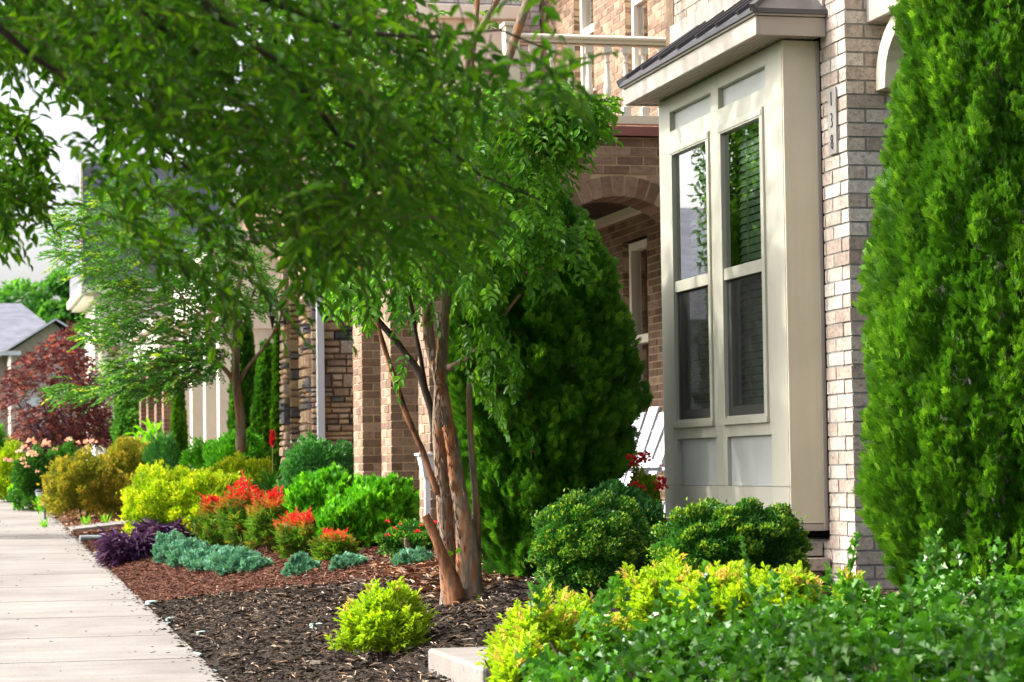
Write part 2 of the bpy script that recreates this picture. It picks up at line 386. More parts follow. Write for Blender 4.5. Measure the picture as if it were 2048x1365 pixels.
def nrm(a): return a/np.maximum(np.linalg.norm(a, axis=-1, keepdims=True), 1e-9)
class LS:
    def __init__(s): s.V = []; s.F = []; s.R = []; s.T = []; s.n = 0
    def add(s, P, D, Nn, Ln, Wd, T, rnd=None, tip=None):
        n = len(P)
        if n == 0: return s
        tv, tf = T
        D = nrm(D); S = nrm(np.cross(D, Nn)+1e-6); Nn = np.cross(S, D)
        Ln = np.broadcast_to(np.asarray(Ln, float), (n,)); Wd = np.broadcast_to(np.asarray(Wd, float), (n,))
        V = (P[:, None]+S[:, None]*(tv[None, :, 0:1]*Wd[:, None, None])+D[:, None]*(tv[None, :, 1:2]*Ln[:, None, None])
             + Nn[:, None]*(tv[None, :, 2:3]*Ln[:, None, None]+tv[None, :, 3:4]*Wd[:, None, None]))
        k = len(tv); F = tf[None]+(np.arange(n)*k)[:, None, None]+s.n
        s.V.append(V.reshape(-1, 3)); s.F.append(F.reshape(-1, 3)); s.n += n*k
        if rnd is None: rnd = rng.random(n)
        if tip is None: tip = np.zeros(n)
        s.R.append(np.repeat(rnd, len(tf))); s.T.append(np.repeat(tip, len(tf))); return s
    def build(s, name, mat, parent=None, org=None):
        V = np.concatenate(s.V)-worg(parent, org); F = np.concatenate(s.F)
        me = mkmesh(name, V, F.ravel(), np.arange(len(F))*3, mat, {'rnd': np.concatenate(s.R), 'tip': np.concatenate(s.T)})
        return link(name, me, parent, org)
def rdir(n): return nrm(rng.normal(size=(n, 3)))
UP = np.array([0, 0, 1.])

# ---- generic shrub: lumpy ellipsoid of leaves
def clumped(n, nc, cr, zmin=-.25, depth=.16, lump=.22, power=1.):
    d = rdir(n*2+50); d = d[d[:, 2] > zmin][:n]; n = len(d)
    c = rdir(nc*2+20); c = c[c[:, 2] > zmin][:nc]; amp = rng.uniform(.55, 1, len(c))
    best = np.full(n, -1.); 
    for i in range(0, n, 4000):
        dd = np.linalg.norm(d[i:i+4000, None]-c[None], axis=2)/cr
        q = (1-np.minimum(dd, 1)**2)*amp[None]
        best[i:i+4000] = q.max(1)
    rr = 1-lump*(1-best)
    dp = rng.exponential(depth, n).clip(0, .75)
    return d, rr*(1-dp), best, dp
def shrub(name, label, cat, base, rx, ry, h, mat, T, ll, lw, n, nc=40, cr=.35, lump=.25, upw=.5, tipf=None, group=None,
          depth=.12, stems=True, outw=.6, rnd_w=.55, part='foliage', zmin=-.85, shoot=0, slen=.09, wob=.16, cz=.45, sq=1., lean=(0, 0)):
    base = np.array(base, float)
    root = thing(name, label, cat, base, group)
    d, rr, best, dp = clumped(n, nc, cr, zmin, depth, lump)
    n = len(d); ph = rng.uniform(0, 6.28, 3); an = np.arctan2(d[:, 1], d[:, 0])
    rr = rr*(1+wob*(.5*np.sin(an*2+ph[0]+d[:, 2]*2)+.35*np.sin(an*3+ph[1]-d[:, 2]*3)+.3*np.sin(an*5+ph[2]+d[:, 2]*4)))
    st = rng.random(n) < .02; rr = np.where(st, rr*(1+.16*rng.random(n)), rr)
    zr = h*(1-cz)
    R = np.stack([np.full(n, rx), np.full(n, ry), np.where(d[:, 2] > 0, zr, h*cz*1.15)], 1)
    lo = d[:, 2] < 0; hr = np.sqrt(1-d[lo, 2]**2); k_ = (1-.28*d[lo, 2]**2)/np.maximum(hr, .35); R[lo, 0] *= k_; R[lo, 1] *= k_
    dq = np.sign(d)*np.abs(d)**sq; dq = dq/np.maximum(np.abs(dq).max(1, keepdims=True), 1e-6)*np.abs(d).max(1, keepdims=True) if sq != 1 else d
    P = base+np.array([0, 0, h*cz])+dq*R*rr[:, None]
    P[:, 0] += lean[0]*(P[:, 2]-base[2]); P[:, 1] += lean[1]*(P[:, 2]-base[2])
    g = gz(P[:, 0], P[:, 1])+.01; under = P[:, 2] < g-.05; P[under, 2] = g[under]+rng.random(under.sum())*.12; P[:, 2] = np.maximum(P[:, 2], g+rng.random(n)*.03)
    nn = nrm(d/R*np.array([rx, ry, zr]).mean())
    D = nrm(nn*outw+UP*upw+rdir(n)*rnd_w)
    Nn = nrm(nn+UP*.5+rdir(n)*.5)
    sz = rng.uniform(.7, 1.2, n)
    tip = tipf(P, base, h, best, dp, d) if tipf else None
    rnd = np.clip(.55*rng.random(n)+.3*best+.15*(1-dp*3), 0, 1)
    if shoot:
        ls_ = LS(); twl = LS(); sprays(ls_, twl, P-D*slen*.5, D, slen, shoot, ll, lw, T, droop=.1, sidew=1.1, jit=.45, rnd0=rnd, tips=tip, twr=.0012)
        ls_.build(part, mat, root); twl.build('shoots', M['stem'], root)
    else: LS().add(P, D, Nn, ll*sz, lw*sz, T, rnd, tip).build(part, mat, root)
    if stems:
        mb = MB()
        for k in range(9):
            a = random.uniform(0, 6.28); q = random.uniform(.3, .8)
            e = base+np.array([math.cos(a)*rx*q, math.sin(a)*ry*q, h*random.uniform(.5, .85)])
            mid = base*.5+e*.5+np.array([0, 0, h*.1])
            mb.tube([base+np.array([math.cos(a), math.sin(a), 0])*.03-np.array([0, 0, .03]), mid, e], [.012, .008, .003], 5)
        mb.build('stems', M['stem'], root)
    return root
def tip_top(a=.5, b=.4, f=.5):
    def g(P, base, h, best, dp, d):
        q = ((P[:, 2]-base[2])/h-a)/b*(dp < .12)*(best > .25)
        return np.clip(q, 0, 1)*(rng.random(len(P)) < f)
    return g
def tip_out(f=.4, th=.4):
    return lambda P, base, h, best, dp, d: ((best > th)*(dp < .08)*(rng.random(len(P)) < f)).astype(float)*rng.uniform(.5, 1, len(P))

# ---- leafy sprays along twigs
def sprays(ls, tw, P0, D0, length, nl, ll, lw, T, droop=.3, tipc=0, sidew=1., jit=.35, rnd0=None, twr=.0015, tips=None, hang=0.):
    n = len(P0); D0 = nrm(D0); S = nrm(np.cross(D0, UP)+rdir(n)*.15); Nn = nrm(np.cross(S, D0))
    length = np.broadcast_to(length, (n,))*rng.uniform(.7, 1.25, n)
    for k in range(nl):
        t = (k+.8)/nl
        P = P0+D0*(length*t)[:, None]-UP*(droop*length*t*t)[:, None]
        sd = 1 if k % 2 else -1
        D = nrm(D0*(.55+.5*t)+S*sd*sidew*(1-.5*t)-UP*(hang+.3*droop)+rdir(n)*jit)
        q = ll*rng.uniform(.7, 1.2, n)*(1-.25*abs(t-.45))
        rnd = (rnd0 if rnd0 is not None else rng.random(n))*.6+rng.random(n)*.4
        tp = None if tips is None else tips*(t > .4)
        ls.add(P, D, nrm(Nn+rdir(n)*.45), q, lw*q/ll, T, rnd, tp)
    if tw is not None:
        ts = np.linspace(0, 1, 4)
        pts = [P0+D0*(length*t)[:, None]-UP*(droop*length*t*t)[:, None] for t in ts]
        b = tw.n
        for i in range(3):
            a, c = pts[i], pts[i+1]
            for ax in (S, Nn):
                k0 = tw.n; m_ = n; w0 = twr*(1.3-.3*i)
                V = np.stack([a-ax*w0, a+ax*w0, c+ax*w0*.8, c-ax*w0*.8], 1).reshape(-1, 3)
                F = np.array([(0, 1, 2), (0, 2, 3)])[None]+(np.arange(m_)*4)[:, None, None]+tw.n
                tw.V.append(V); tw.F.append(F.reshape(-1, 3)); tw.n += 4*m_
                tw.R.append(np.full(2*m_, .5)); tw.T.append(np.zeros(2*m_))
def inpoly(x, y, poly):
    c = np.zeros(len(x), bool); j = len(poly)-1
    for i in range(len(poly)):
        xi, yi = poly[i]; xj, yj = poly[j]
        c ^= ((yi > y) != (yj > y)) & (x < (xj-xi)*(y-yi)/(yj-yi+1e-9)+xi); j = i
    return c
def sample(poly, n, holes=0, hs=60, seed=0):
    r = np.random.default_rng(seed); p = np.array(poly); out = np.zeros((0, 2))
    ph = r.uniform(0, 6.28, (8,)); kk = r.normal(size=(8, 2))/hs
    while len(out) < n:
        x = r.uniform(p[:, 0].min(), p[:, 0].max(), n*2); y = r.uniform(p[:, 1].min(), p[:, 1].max(), n*2)
        ok = inpoly(x, y, poly)
        if holes:
            nz = np.sin(x[:, None]*kk[:, 0]+y[:, None]*kk[:, 1]+ph).sum(1)/2.8
            ok &= nz > -1.3+holes*1.3*r.random(len(x))
        out = np.concatenate([out, np.stack([x, y], 1)[ok]])
    return out[:n, 0], out[:n, 1]

# ---- masonry
def masonry(O, u, w, z0, z1, n_in, course=.0677, BL=.205, depth=.09, mg=.010, holes=None, corner0=None, corner1=None,
            back=.10, wall=None, rr=None, mortar=True):
    """bricks on a vertical face starting at O (x,y), running along u; n_in points into the wall. returns (bricks MB, mortar MB)"""
    r = rr or random.Random(int(w*1000+z0*77)); B = MB(); Q = MB()
    O = np.array([O[0], O[1]], float); u = np.array(u, float); ni = np.array(n_in, float)
    k0 = math.floor(z0/course); k1 = math.ceil(z1/course)
    def pt(a, dpt, z): p = O+u*a+ni*dpt; return (p[0], p[1], z)
    for k in range(k0, k1):
        za = max(k*course, z0); zb = min((k+1)*course, z1)
        if zb-za < .012: continue
        hs = holes((za+zb)/2) if holes else []
        iv = []; a = 0.
        for h0, h1 in sorted(hs):
            if h0 > a: iv.append((a, min(h0, w)))
            a = max(a, h1)
        if a < w: iv.append((a, w))
        par = k % 2
        for (a, b) in iv:
            if mortar:
                if b-a > .01:
                    m0 = .0035
                    aa = a+((back+.004 if corner0 == 1 else (m0+.004 if corner0 == 0 else m0)) if a == 0 else 0.0); bb = b-(m0 if b == w else 0)
                    Q.hexa([pt(aa, m0, za), pt(bb, m0, za), pt(bb, back, za), pt(aa, back, za), pt(aa, m0, zb), pt(bb, m0, zb), pt(bb, back, zb), pt(aa, back, zb)])
            sa = a; sb = b
            if corner0 is not None and a == 0 and par != corner0: sa = depth+.012
            if corner1 is not None and b == w and par != corner1: sb = w-depth-.012
            off = 0 if par == (corner0 or 0) else -(BL/2)+(depth+.012-BL/2 if corner0 is not None else 0)
            i0 = math.floor((sa-off)/BL)
            i = i0
            while off+i*BL < sb-.001:
                p = max(off+i*BL, sa); q = min(off+(i+1)*BL-mg, sb); i += 1
                if q-p < .018: continue
                pr = r.uniform(-.0025, .0015); zt = zb-mg; 
                if zt-za < .01: continue
                j = [r.uniform(-.0015, .0015) for _ in range(4)]
                dd = depth
                B.hexa([pt(p+j[0], pr, za), pt(q+j[1], pr, za), pt(q, dd, za), pt(p, dd, za), pt(p+j[2], pr, zt+j[0]), pt(q+j[3], pr, zt+j[1]), pt(q, dd, zt), pt(p, dd, zt)], r.random())
    return B, Q
def stonewall(O, u, w, z0, z1, n_in, seed, depth=.06):
    r = random.Random(seed); B = MB(); O = np.array(O[:2], float); u = np.array(u, float); ni = np.array(n_in, float)
    def pt(a, d, z): p = O+u*a+ni*d; return (p[0], p[1], z)
    z = z0
    while z < z1-.02:
        h = r.choice([.055, .07, .09, .11, .14]); h = min(h, z1-z); a = 0.
        while a < w-.01:
            l = r.uniform(.10, .34) if w > .3 else r.uniform(.08, .2)
            if w-(a+l) < .06: l = w-a
            rows = 1 if h < .085 or r.random() < .6 else 2
            for q in range(rows):
                za = z+h*q/rows; zb = z+h*(q+1)/rows-.008; pr = r.uniform(-.014, .003); c = .012
                j = lambda: r.uniform(-.006, .006)
                p0, p1 = a+.004, a+l-.004
                vs = [pt(p0, .02, za), pt(p1, .02, za), pt(p1, .02, zb), pt(p0, .02, zb),
                      pt(p0+c+j(), pr+j(), za+c+j()), pt(p1-c+j(), pr+j(), za+c+j()), pt(p1-c+j(), pr+j(), zb-c+j()), pt(p0+c+j(), pr+j(), zb-c+j()),
                      pt(p0, depth, za), pt(p1, depth, za), pt(p1, depth, zb), pt(p0, depth, zb)]
                fs = [(4, 5, 6, 7), (0, 1, 5, 4), (1, 2, 6, 5), (2, 3, 7, 6), (3, 0, 4, 7), (8, 9, 1, 0), (9, 10, 2, 1), (10, 11, 3, 2), (11, 8, 0, 3)]
                B.add(vs, fs, r.random())
            a += l
        z += h
    return B

# ================================================================== GROUND
def sheet(name, xs, ys, mat, dz=0., rough=0., kind='structure', mask=None, seed=3):
    xs = np.array(xs); ys = np.array(ys); X, Y = np.meshgrid(xs, ys); Z = gz(X, Y)+dz
    if rough:
        r = np.random.default_rng(seed); Z = Z+r.random(Z.shape)*rough
    V = np.stack([X, Y, Z], -1).reshape(-1, 3); nx = len(xs); i, j = np.meshgrid(np.arange(nx-1), np.arange(len(ys)-1))
    a = (j*nx+i).ravel(); F = np.stack([a, a+1, a+nx+1, a+nx], 1)
    if mask is not None:
        cx = V[F].mean(1); F = F[mask(cx[:, 0], cx[:, 1])]
    me = mkmesh(name, V, F.ravel(), np.arange(len(F))*4, mat, smooth=True)
    o = link(name, me); tag(o, kind=kind); return o
def geo(a, b, n, p=2.): t = np.linspace(0, 1, n); return a+(b-a)*t**p
xs = np.concatenate([-geo(4, 400, 20, 3)[::-1], np.linspace(-3.6, -.3, 12), np.linspace(0, 5, 50), geo(5.5, 400, 20, 3)])
ys = np.concatenate([-geo(1, 60, 10)[::-1], np.linspace(0, 45, 220), geo(46, 900, 30, 3)])
sheet('ground', xs, ys, M['ground'], -.02)
sheet('road', [-9.5, -7, -5, -3.2, -2.2], np.linspace(-30, 200, 120), M['asphalt'], .004)
k = MB()
for i in range(110):
    y = -20+i*2.; k.hexa([(-2.2, y, s_of(y)-.16), (-2.04, y, s_of(y)-.16), (-2.04, y+1.995, s_of(y+2)-.16), (-2.2, y+1.995, s_of(y+2)-.16),
            (-2.18, y, s_of(y)+.005), (-2.04, y, s_of(y)+.005), (-2.04, y+1.995, s_of(y+2)+.005), (-2.18, y+1.995, s_of(y+2)+.005)])
tag(k.build('kerb', M['concrete']), kind='structure')
ysj = [-2]; jy = [float(ghit(0, y)[1]) for y in (1340, 1290, 1250, 1215, 1184)]; st = (jy[-1]-jy[0])/4
joints = [jy[0]+st*i for i in range(-12, 40)]
k = MB()
for a, b in zip(joints[:-1], joints[1:]):
    for q in range(3):
        y0 = a+(b-a)*q/3+(.011 if q == 0 else 0); y1 = a+(b-a)*(q+1)/3-(.011 if q == 2 else 0)
        z0, z1 = float(s_of(y0)), float(s_of(y1))
        sk = -.035*1.78
        k.hexa([(SW0, y0-sk, z0-.12), (SW1, y0+0, z0-.12), (SW1, y1, z1-.12), (SW0, y1-sk, z1-.12), (SW0, y0-sk, z0+.03), (SW1, y0, z0+.03), (SW1, y1, z1+.03), (SW0, y1-sk, z1+.03)])
tag(k.build('sidewalk', M['concrete']), kind='structure')
# bed boundary between dark and brown mulch, from the photo
bpx = [(300, 1212), (420, 1196), (560, 1183), (700, 1172), (860, 1160), (1000, 1150)]
bp = [ghit(*p) for p in bpx]; bX = np.array([p[0] for p in bp]); bY = np.array([p[1] for p in bp]); o_ = np.argsort(bX); bX = bX[o_]; bY = bY[o_]
def border(X): return np.interp(X, bX, bY)+.05*np.sin(X*9)+.03*np.sin(X*23)
bedx = np.concatenate([np.linspace(SW1, 4.2, 130), np.linspace(4.3, 7, 12)]); bedy = np.linspace(7, 17.5, 420)
litY = float(ghit(130, 1058)[1]); 
sheet('dark_mulch_bed', bedx, np.linspace(6, 23, 640), M['mulch_dark'], 0, .022, mask=lambda X, Y: Y < border(X)+.05)
sheet('brown_mulch_bed', bedx, np.linspace(14, 28.2, 480), M['mulch_brown'], .006, .02, mask=lambda X, Y: (Y > border(X)))
sheet('leaf_litter_bed', bedx[::2], np.linspace(28.2, 46, 300), M['litter'], .006, .02)
def chips(name, n, x0, x1, y0, y1, mat, cond, lmin, lmax, seed, label, cat):
    r = np.random.default_rng(seed); X = r.uniform(x0, x1, n); Y = r.uniform(y0, y1, n); k = cond(X, Y); X = X[k]; Y = Y[k]; n = len(X)
    Z = gz(X, Y)+.022+r.random(n)*.012
    a = r.uniform(0, 6.28, n); D = np.stack([np.cos(a), np.sin(a), r.normal(0, .22, n)], 1)
    ln = r.uniform(lmin, lmax, n)*r.choice([.6, 1, 1.5], n)
    o = LS().add(np.stack([X, Y, Z], 1), D, UP+rdir(n)*.5, ln, ln*r.uniform(.12, .4, n), T_SIMPLE, r.random(n)**1.5).build(name, mat)
    tag(o, label, cat, kind='stuff')
chips('dark_mulch_chips', 60000, 1.5, 4.2, 8, 23, M['chip_dark'], lambda X, Y: Y < border(X)+.04, .015, .055, 1, 'loose black shredded bark chips strewn over the near bed', 'mulch')
chips('brown_mulch_chips', 85000, 1.5, 4.0, 14, 28.2, M['chip_brown'], lambda X, Y: Y > border(X)-.03, .012, .038, 2, 'reddish brown shredded bark strewn over the middle bed', 'mulch')
chips('leaf_litter', 16000, 1.5, 4.0, 28, 42, M['chip_litter'], lambda X, Y: X > 0, .03, .07, 3, 'orange and tan leaf litter over the far bed beside the walk', 'leaf litter')
chips('pine_straw', 3500, 2.7, 4.1, 12.9, 16, M['chip_litter'], lambda X, Y: X > 0, .03, .08, 4, 'orange dead sprays on the soil under the dark conifer', 'leaf litter')
r = np.random.default_rng(77); n = 2600; X = r.uniform(1.6, 4.2, n); Y = r.uniform(8.5, 18, n); a = r.uniform(0, 6.28, n)
tag(LS().add(np.stack([X, Y, gz(X, Y)+.04], 1), np.stack([np.cos(a), np.sin(a), r.normal(0, .1, n)], 1), UP+rdir(n)*.3, r.uniform(.04, .13, n), r.uniform(.003, .007, n), T_BLADE, r.random(n)*.35+.65).build('dead_twigs', M['chip_litter']),
    'thin pale dead twigs and straw scattered on the dark mulch', 'twigs', kind='stuff')
# flakes spilling onto the walk edge
r = np.random.default_rng(9); n = 420; Y = r.uniform(12, 34, n); X = SW1-r.exponential(.06, n)-(r.random(n) < .12)*r.uniform(0, 1.1, n); Z = s_of(Y)+.034
tag(LS().add(np.stack([X, Y, Z], 1), np.concatenate([r.normal(size=(n, 2)), np.zeros((n, 1))], 1), UP+rdir(n)*.2, r.uniform(.015, .05, n), .008, T_SIMPLE, r.random(n)*.5).build('bark_flakes', M['chip_dark']),
    'dark bark flakes spilled along the sidewalk edge', 'mulch', kind='stuff')
# side paths
def path(name, y0, y1, xe, dz=.045):
    k = MB(); Xs = np.linspace(SW1+.012, xe, 10)
    for a, b in zip(Xs[:-1], Xs[1:]):
        za, zb = float(gz(a, (y0+y1)/2)), float(gz(b, (y0+y1)/2)); za = max(za, float(s_of(y0)))
        k.hexa([(a, y0, za-.1), (b, y0, zb-.1), (b, y1, zb-.1), (a, y1, za-.1), (a, y0, za+dz), (b, y0, zb+dz), (b, y1, zb+dz), (a, y1, za+dz)])
    tag(k.build(name, M['concrete']), kind='structure')
pa = float(ghit(205, 1129)[1]); pb = float(ghit(187, 1109)[1]); path('narrow_path', pa, pb, 2.35)
pc = float(ghit(152, 1070)[1]); pd = float(ghit(133, 1057)[1]); path('front_path', pc, pd, 3.0)
print('paths', pa, pb, pc, pd)

# ================================================================== HOUSE 138 (tan brick)
def put(parent, name, mat, mb, **k): return mb.build(name, mat, parent, **k)
h1 = thing('brick_house', 'tan and pink brick townhouse with painted bay window at right', 'house', (4.21, 10.74, .95))
B, Q = MB(), MB()
def wall(O, u, w, z0, z1, ni, **k):
    b, q = masonry(O, u, w, z0, z1, ni, **k)
    for s, d in ((b, B), (q, Q)):
        o = len(d.v); d.v += s.v; d.f += [[i+o for i in f] for f in s.f]; d.r += s.r; d.m += s.m
wall((4.21, 10.74), (0, 1, 0)[:2], .33, .55, 6.8, (1, 0), corner0=1, depth=.09)                       # west, strip beside bay
wall((4.21, 11.07), (0, 1), 2.12, .55, 1.19, (1, 0), depth=.09)                                        # below the bay
wall((4.21, 11.07), (0, 1), 2.40, 3.95, 6.8, (1, 0), depth=.09)                                        # above the bay roof
wall((4.21, 13.19), (0, 1), .28, .55, 3.95, (1, 0), depth=.09)
wall((4.21, 10.74), (1, 0), 2.0, .55, 4.2, (0, 1), corner0=0, depth=.09)                               # south face
put(h1, 'wall', M['brick_tan'], B); put(h1, 'mortar', M['mortar_grey'], Q)
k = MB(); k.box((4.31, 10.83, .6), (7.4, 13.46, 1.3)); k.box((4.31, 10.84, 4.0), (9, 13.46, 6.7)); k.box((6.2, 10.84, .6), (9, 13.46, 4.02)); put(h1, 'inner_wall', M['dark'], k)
k = MB(); k.box((4.205, 13.45, .7), (9, 13.6, 6.8)); put(h1, 'rear_return_wall', M['brick_brown'], k)
# base ledge: a few proud bricks under the bay (corbel) and soldier course near the corner
k = MB()
for c in range(4):
    for i in range(9):
        y = 11.05+i*.213+(c % 2)*.1
        k.box((4.06+.012*(c < 1), y, .91+c*.0677), (4.2, y+.2, .91+c*.0677+.058), random.random())
k.box((4.07, 11.06, .55), (4.19, 13.1, .9), .5); put(h1, 'bay_plinth', M['brick_tan'], k)
# ---- bay window box
XB = 4.02; Y0, Y1 = 11.11, 13.17; ZB, ZT = 1.27, 3.63
k = MB()
gl = [(11.375, 12.075), (12.245, 12.945)]    # frame outer Y ranges
gi = [(11.42, 12.035), (12.285, 12.903)]
pn = [(11.352, 12.044), (12.222, 12.922)]; pt_ = [(11.352, 12.098), (12.235, 12.965)]
th = .05
def face(a, b, c, d, m=None): k.box((XB, a, c), (XB+th, b, d))
# stiles
face(Y0, 11.352, ZB, ZT); face(12.098, 12.222, ZB, ZT); face(12.965, Y1, ZB, ZT)
for (a, b) in ((11.352, 12.098), (12.222, 12.965)):
    face(a, b, ZB, 1.452); face(a, b, 1.706, 1.775); face(a, b, 3.345, 3.438); face(a, b, 3.548, ZT)
# fill slivers around windows
face(12.075, 12.098, 1.775, 3.345); face(12.222, 12.245, 1.775, 3.345); face(11.352, 11.375, 1.775, 3.345); face(12.945, 12.965, 1.775, 3.345)
face(12.044, 12.098, 1.452, 1.706); face(12.922, 12.965, 1.452, 1.706)
put(h1, 'bay_front', M['trim'], k, bevel=.003)
for a, b in pn: put(h1, 'recessed_panel', M['panel'], MB().box((XB+.022, a, 1.452), (XB+.045, b, 1.706)))
for a, b in pt_: put(h1, 'recessed_panel', M['panel'], MB().box((XB+.030, a, 3.438), (XB+.045, b, 3.548)))
k = MB(); k.box((XB+.004, Y0-.012, ZB+.002), (4.195, Y0-.001, ZT)); k.box((XB+.004, Y0-.001, ZB+.002), (XB+.05, Y0+.0, ZT))
k.box((XB+.004, Y1, ZB), (4.3, Y1+.012, ZT)); k.box((XB+.052, Y0, ZB), (4.3, Y1, ZB+.03))
put(h1, 'bay_side_panel', M['tan_and_bounce'], k, bevel=.002)  # the tan colour carries bounce light on this face
k = MB(); k.box((XB-.004, Y0-.016, ZB-.035), (4.209, Y1+.01, ZB-.003)); k.box((4.190, Y0-.022, ZB-.033), (4.212, Y0-.004, ZT)); put(h1, 'bay_edge_trim', M['fascia'], k, bevel=.002)
k = MB(); k.box((XB-.0025, Y0-.014, 1.4515), (XB+.004, Y1, 1.4535)); put(h1, 'trim_joint', M['bronze'], k)
# windows
for wi, ((fa, fb), (a, b)) in enumerate(zip(gl, gi)):
    k = MB()
    k.box((XB-.012, fa, 1.778), (XB+.03, a, 3.342)); k.box((XB-.012, b, 1.778), (XB+.03, fb, 3.342))
    k.box((XB-.012, a, 3.297), (XB+.03, b, 3.342)); k.box((XB-.018, fa-.005, 1.768), (XB+.03, fb+.005, 1.800)); k.box((XB-.004, a, 1.800), (XB+.03, b, 1.814))
    k.box((XB-.004, a, 2.525), (XB+.03, b, 2.587)); k.box((XB-.016, fa+.006, 3.306), (XB-.011, fb-.006, 3.334))
    win = put(h1, 'window', M['trim'], k, bevel=.002)
    g = MB(); g.add([(XB+.012, a, 2.587), (XB+.012, b, 2.587), (XB+.012, b, 3.297), (XB+.012, a, 3.297)], [(0, 3, 2, 1)]); g.build('upper_pane', M['glass'], win)
    g = MB(); g.box((XB+.018, a, 1.814), (XB+.045, a+.045, 2.525)); g.box((XB+.018, b-.045, 1.814), (XB+.045, b, 2.525)); g.box((XB+.018, a+.045, 1.814), (XB+.045, b-.045, 1.865)); g.build('lower_sash', M['bronze'], win)
    g = MB(); g.add([(XB+.035, a, 1.814), (XB+.035, b, 1.814), (XB+.035, b, 2.525), (XB+.035, a, 2.525)], [(0, 3, 2, 1)]); g.build('lower_pane', M['glass'], win)
    g = MB(); g.add([(XB+.010, a, 1.814), (XB+.010, b, 1.814), (XB+.010, b, 2.525), (XB+.010, a, 2.525)], [(0, 3, 2, 1)]); g.build('insect_screen', M['screen'], win)
    g = MB(); z = 1.83
    bl0 = a+.02; 
    while z < 3.3:
        g.hexa([(XB+.085, bl0, z), (XB+.087, bl0, z-.0), (XB+.087, b, z), (XB+.085, b, z), (XB+.085+.016, bl0, z+.0365), (XB+.087+.016, bl0, z+.035), (XB+.087+.016, b, z+.035), (XB+.085+.016, b, z+.0365)])
        z += .0395
    for q in (.3, .75): y = a+(b-a)*q; g.box((XB+.078, y-.006, 1.82), (XB+.082, y+.006, 3.3))
    g.build('blind', M['blind'], win)
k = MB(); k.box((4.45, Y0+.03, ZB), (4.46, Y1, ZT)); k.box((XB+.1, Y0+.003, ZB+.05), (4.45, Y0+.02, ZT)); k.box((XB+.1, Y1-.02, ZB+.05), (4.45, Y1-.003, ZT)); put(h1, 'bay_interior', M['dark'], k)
# ---- bay eave + roof
XE, YE0, YE1 = 3.85, 10.985, 13.29
k = MB()
k.box((XE, YE0, 3.632), (XE+.02, YE1, 3.725)); k.box((XE+.02, YE0, 3.632), (4.208, YE0+.02, 3.725)); k.box((XE+.02, YE1-.02, 3.632), (4.208, YE1, 3.725))
k.box((XE-.012, YE0-.012, 3.727), (XE+.01, YE1+.012, 3.752)); k.box((XE+.01, YE0-.012, 3.727), (4.208, YE0+.01, 3.752))
put(h1, 'bay_fascia', M['fascia'], k, bevel=.003)
k = MB(); n = 12
for i in range(n):
    x0 = XE+.02+(4.2-XE-.02)*i/n; k.box((x0, YE0+.02, 3.640+(i % 2)*.0), (x0+(4.2-XE)/n-.006, YE1-.02, 3.650))
k.box((XE+.02, YE0+.02, 3.6505), (4.2, YE1-.02, 3.66)); put(h1, 'bay_soffit', M['soffit'], k)
k = MB(); e = .025; zt = 3.760; zr = 4.035; yi0, yi1 = 11.36, 12.95
P = [(XE-e, YE0-e, zt), (XE-e, YE1+e, zt), (4.215, YE1+e, zt), (4.215, YE0-e, zt), (4.215, yi0, zr), (4.215, yi1, zr)]
low = [(p[0], p[1], zt-.022) for p in P[:4]]
k.add(P[:4]+low, [(0, 4, 5, 1), (3, 7, 4, 0), (1, 5, 6, 2), (4, 7, 6, 5)]); k.add(P, [(0, 1, 5, 4), (3, 0, 4), (1, 2, 5)])
for i in range(7):                                           # raised seams running up the slope
    y = YE0+.2+i*.33; t = min(1, max(0, (y-(YE0-e))/(yi0-YE0+e))); t = min(t, (YE1+e-y)/(YE1+e-yi1)); t = max(0, min(1, t))
    k.beam((XE-e, y, zt+.012), (XE-e+(4.21-XE+e)*t, y, zt+.012+(zr-zt)*t), .022, .032, up=(0, 1, 0))
for (a, b) in (((XE-e, YE0-e, zt), (4.21, yi0, zr)), ((XE-e, YE1+e, zt), (4.21, yi1, zr))): k.beam(a, b, .03, .035)
put(h1, 'bay_roof', M['darkroof'], k)
k = MB(); k.box((4.196, yi0-.0, zr-.01), (4.208, yi1+.02, zr+.03))
for i in range(10):
    y = 11.0+i*.25; k.box((4.197, y, 3.78+min(i, 1.5)*.14), (4.2085, y+.249, 3.80+.10+min(i, 1.7)*.14))
put(h1, 'flashing', M['fascia'], k)
# porch beam on corner with corbel bracket
k = MB(); k.box((4.319, 9.0, 3.657), (4.75, 10.735, 4.3)); put(h1, 'porch_beam', M['fascia'], k, bevel=.004)
k = MB(); prof = [(0, 0), (.055, 0)]
outer = [(.105, 0), (.115, .06), (.13, .12), (.16, .17), (.21, .215), (.27, .25), (.33, .27), (.34, .326)]; inner = [(.0, 0), (.0, .08), (.02, .15), (.06, .21), (.11, .26), (.16, .295), (.20, .326)]
k.prism(outer+inner[::-1], (4.36, 10.737, 3.33), (0, -1, 0), (0, 0, 1), (1, 0, 0), .085); put(h1, 'bracket', M['cream'], k, bevel=.004)
# porch body of 138 behind the conifer (roof seen only from the side)
k = MB(); k.box((4.25, 8.9, 4.301), (7.5, 10.73, 4.36)); put(h1, 'porch_roof', M['darkroof'], k)
k = MB(); k.box((4.2, 10.6, 6.8), (9.3, 13.7, 6.95)); k.prism([(0, 0), (3.1, 0), (1.55, 1.2)], (4.2, 10.6, 6.951), (0, 1, 0), (0, 0, 1), (1, 0, 0), 5.1); put(h1, 'roof', M['shingle'], k)
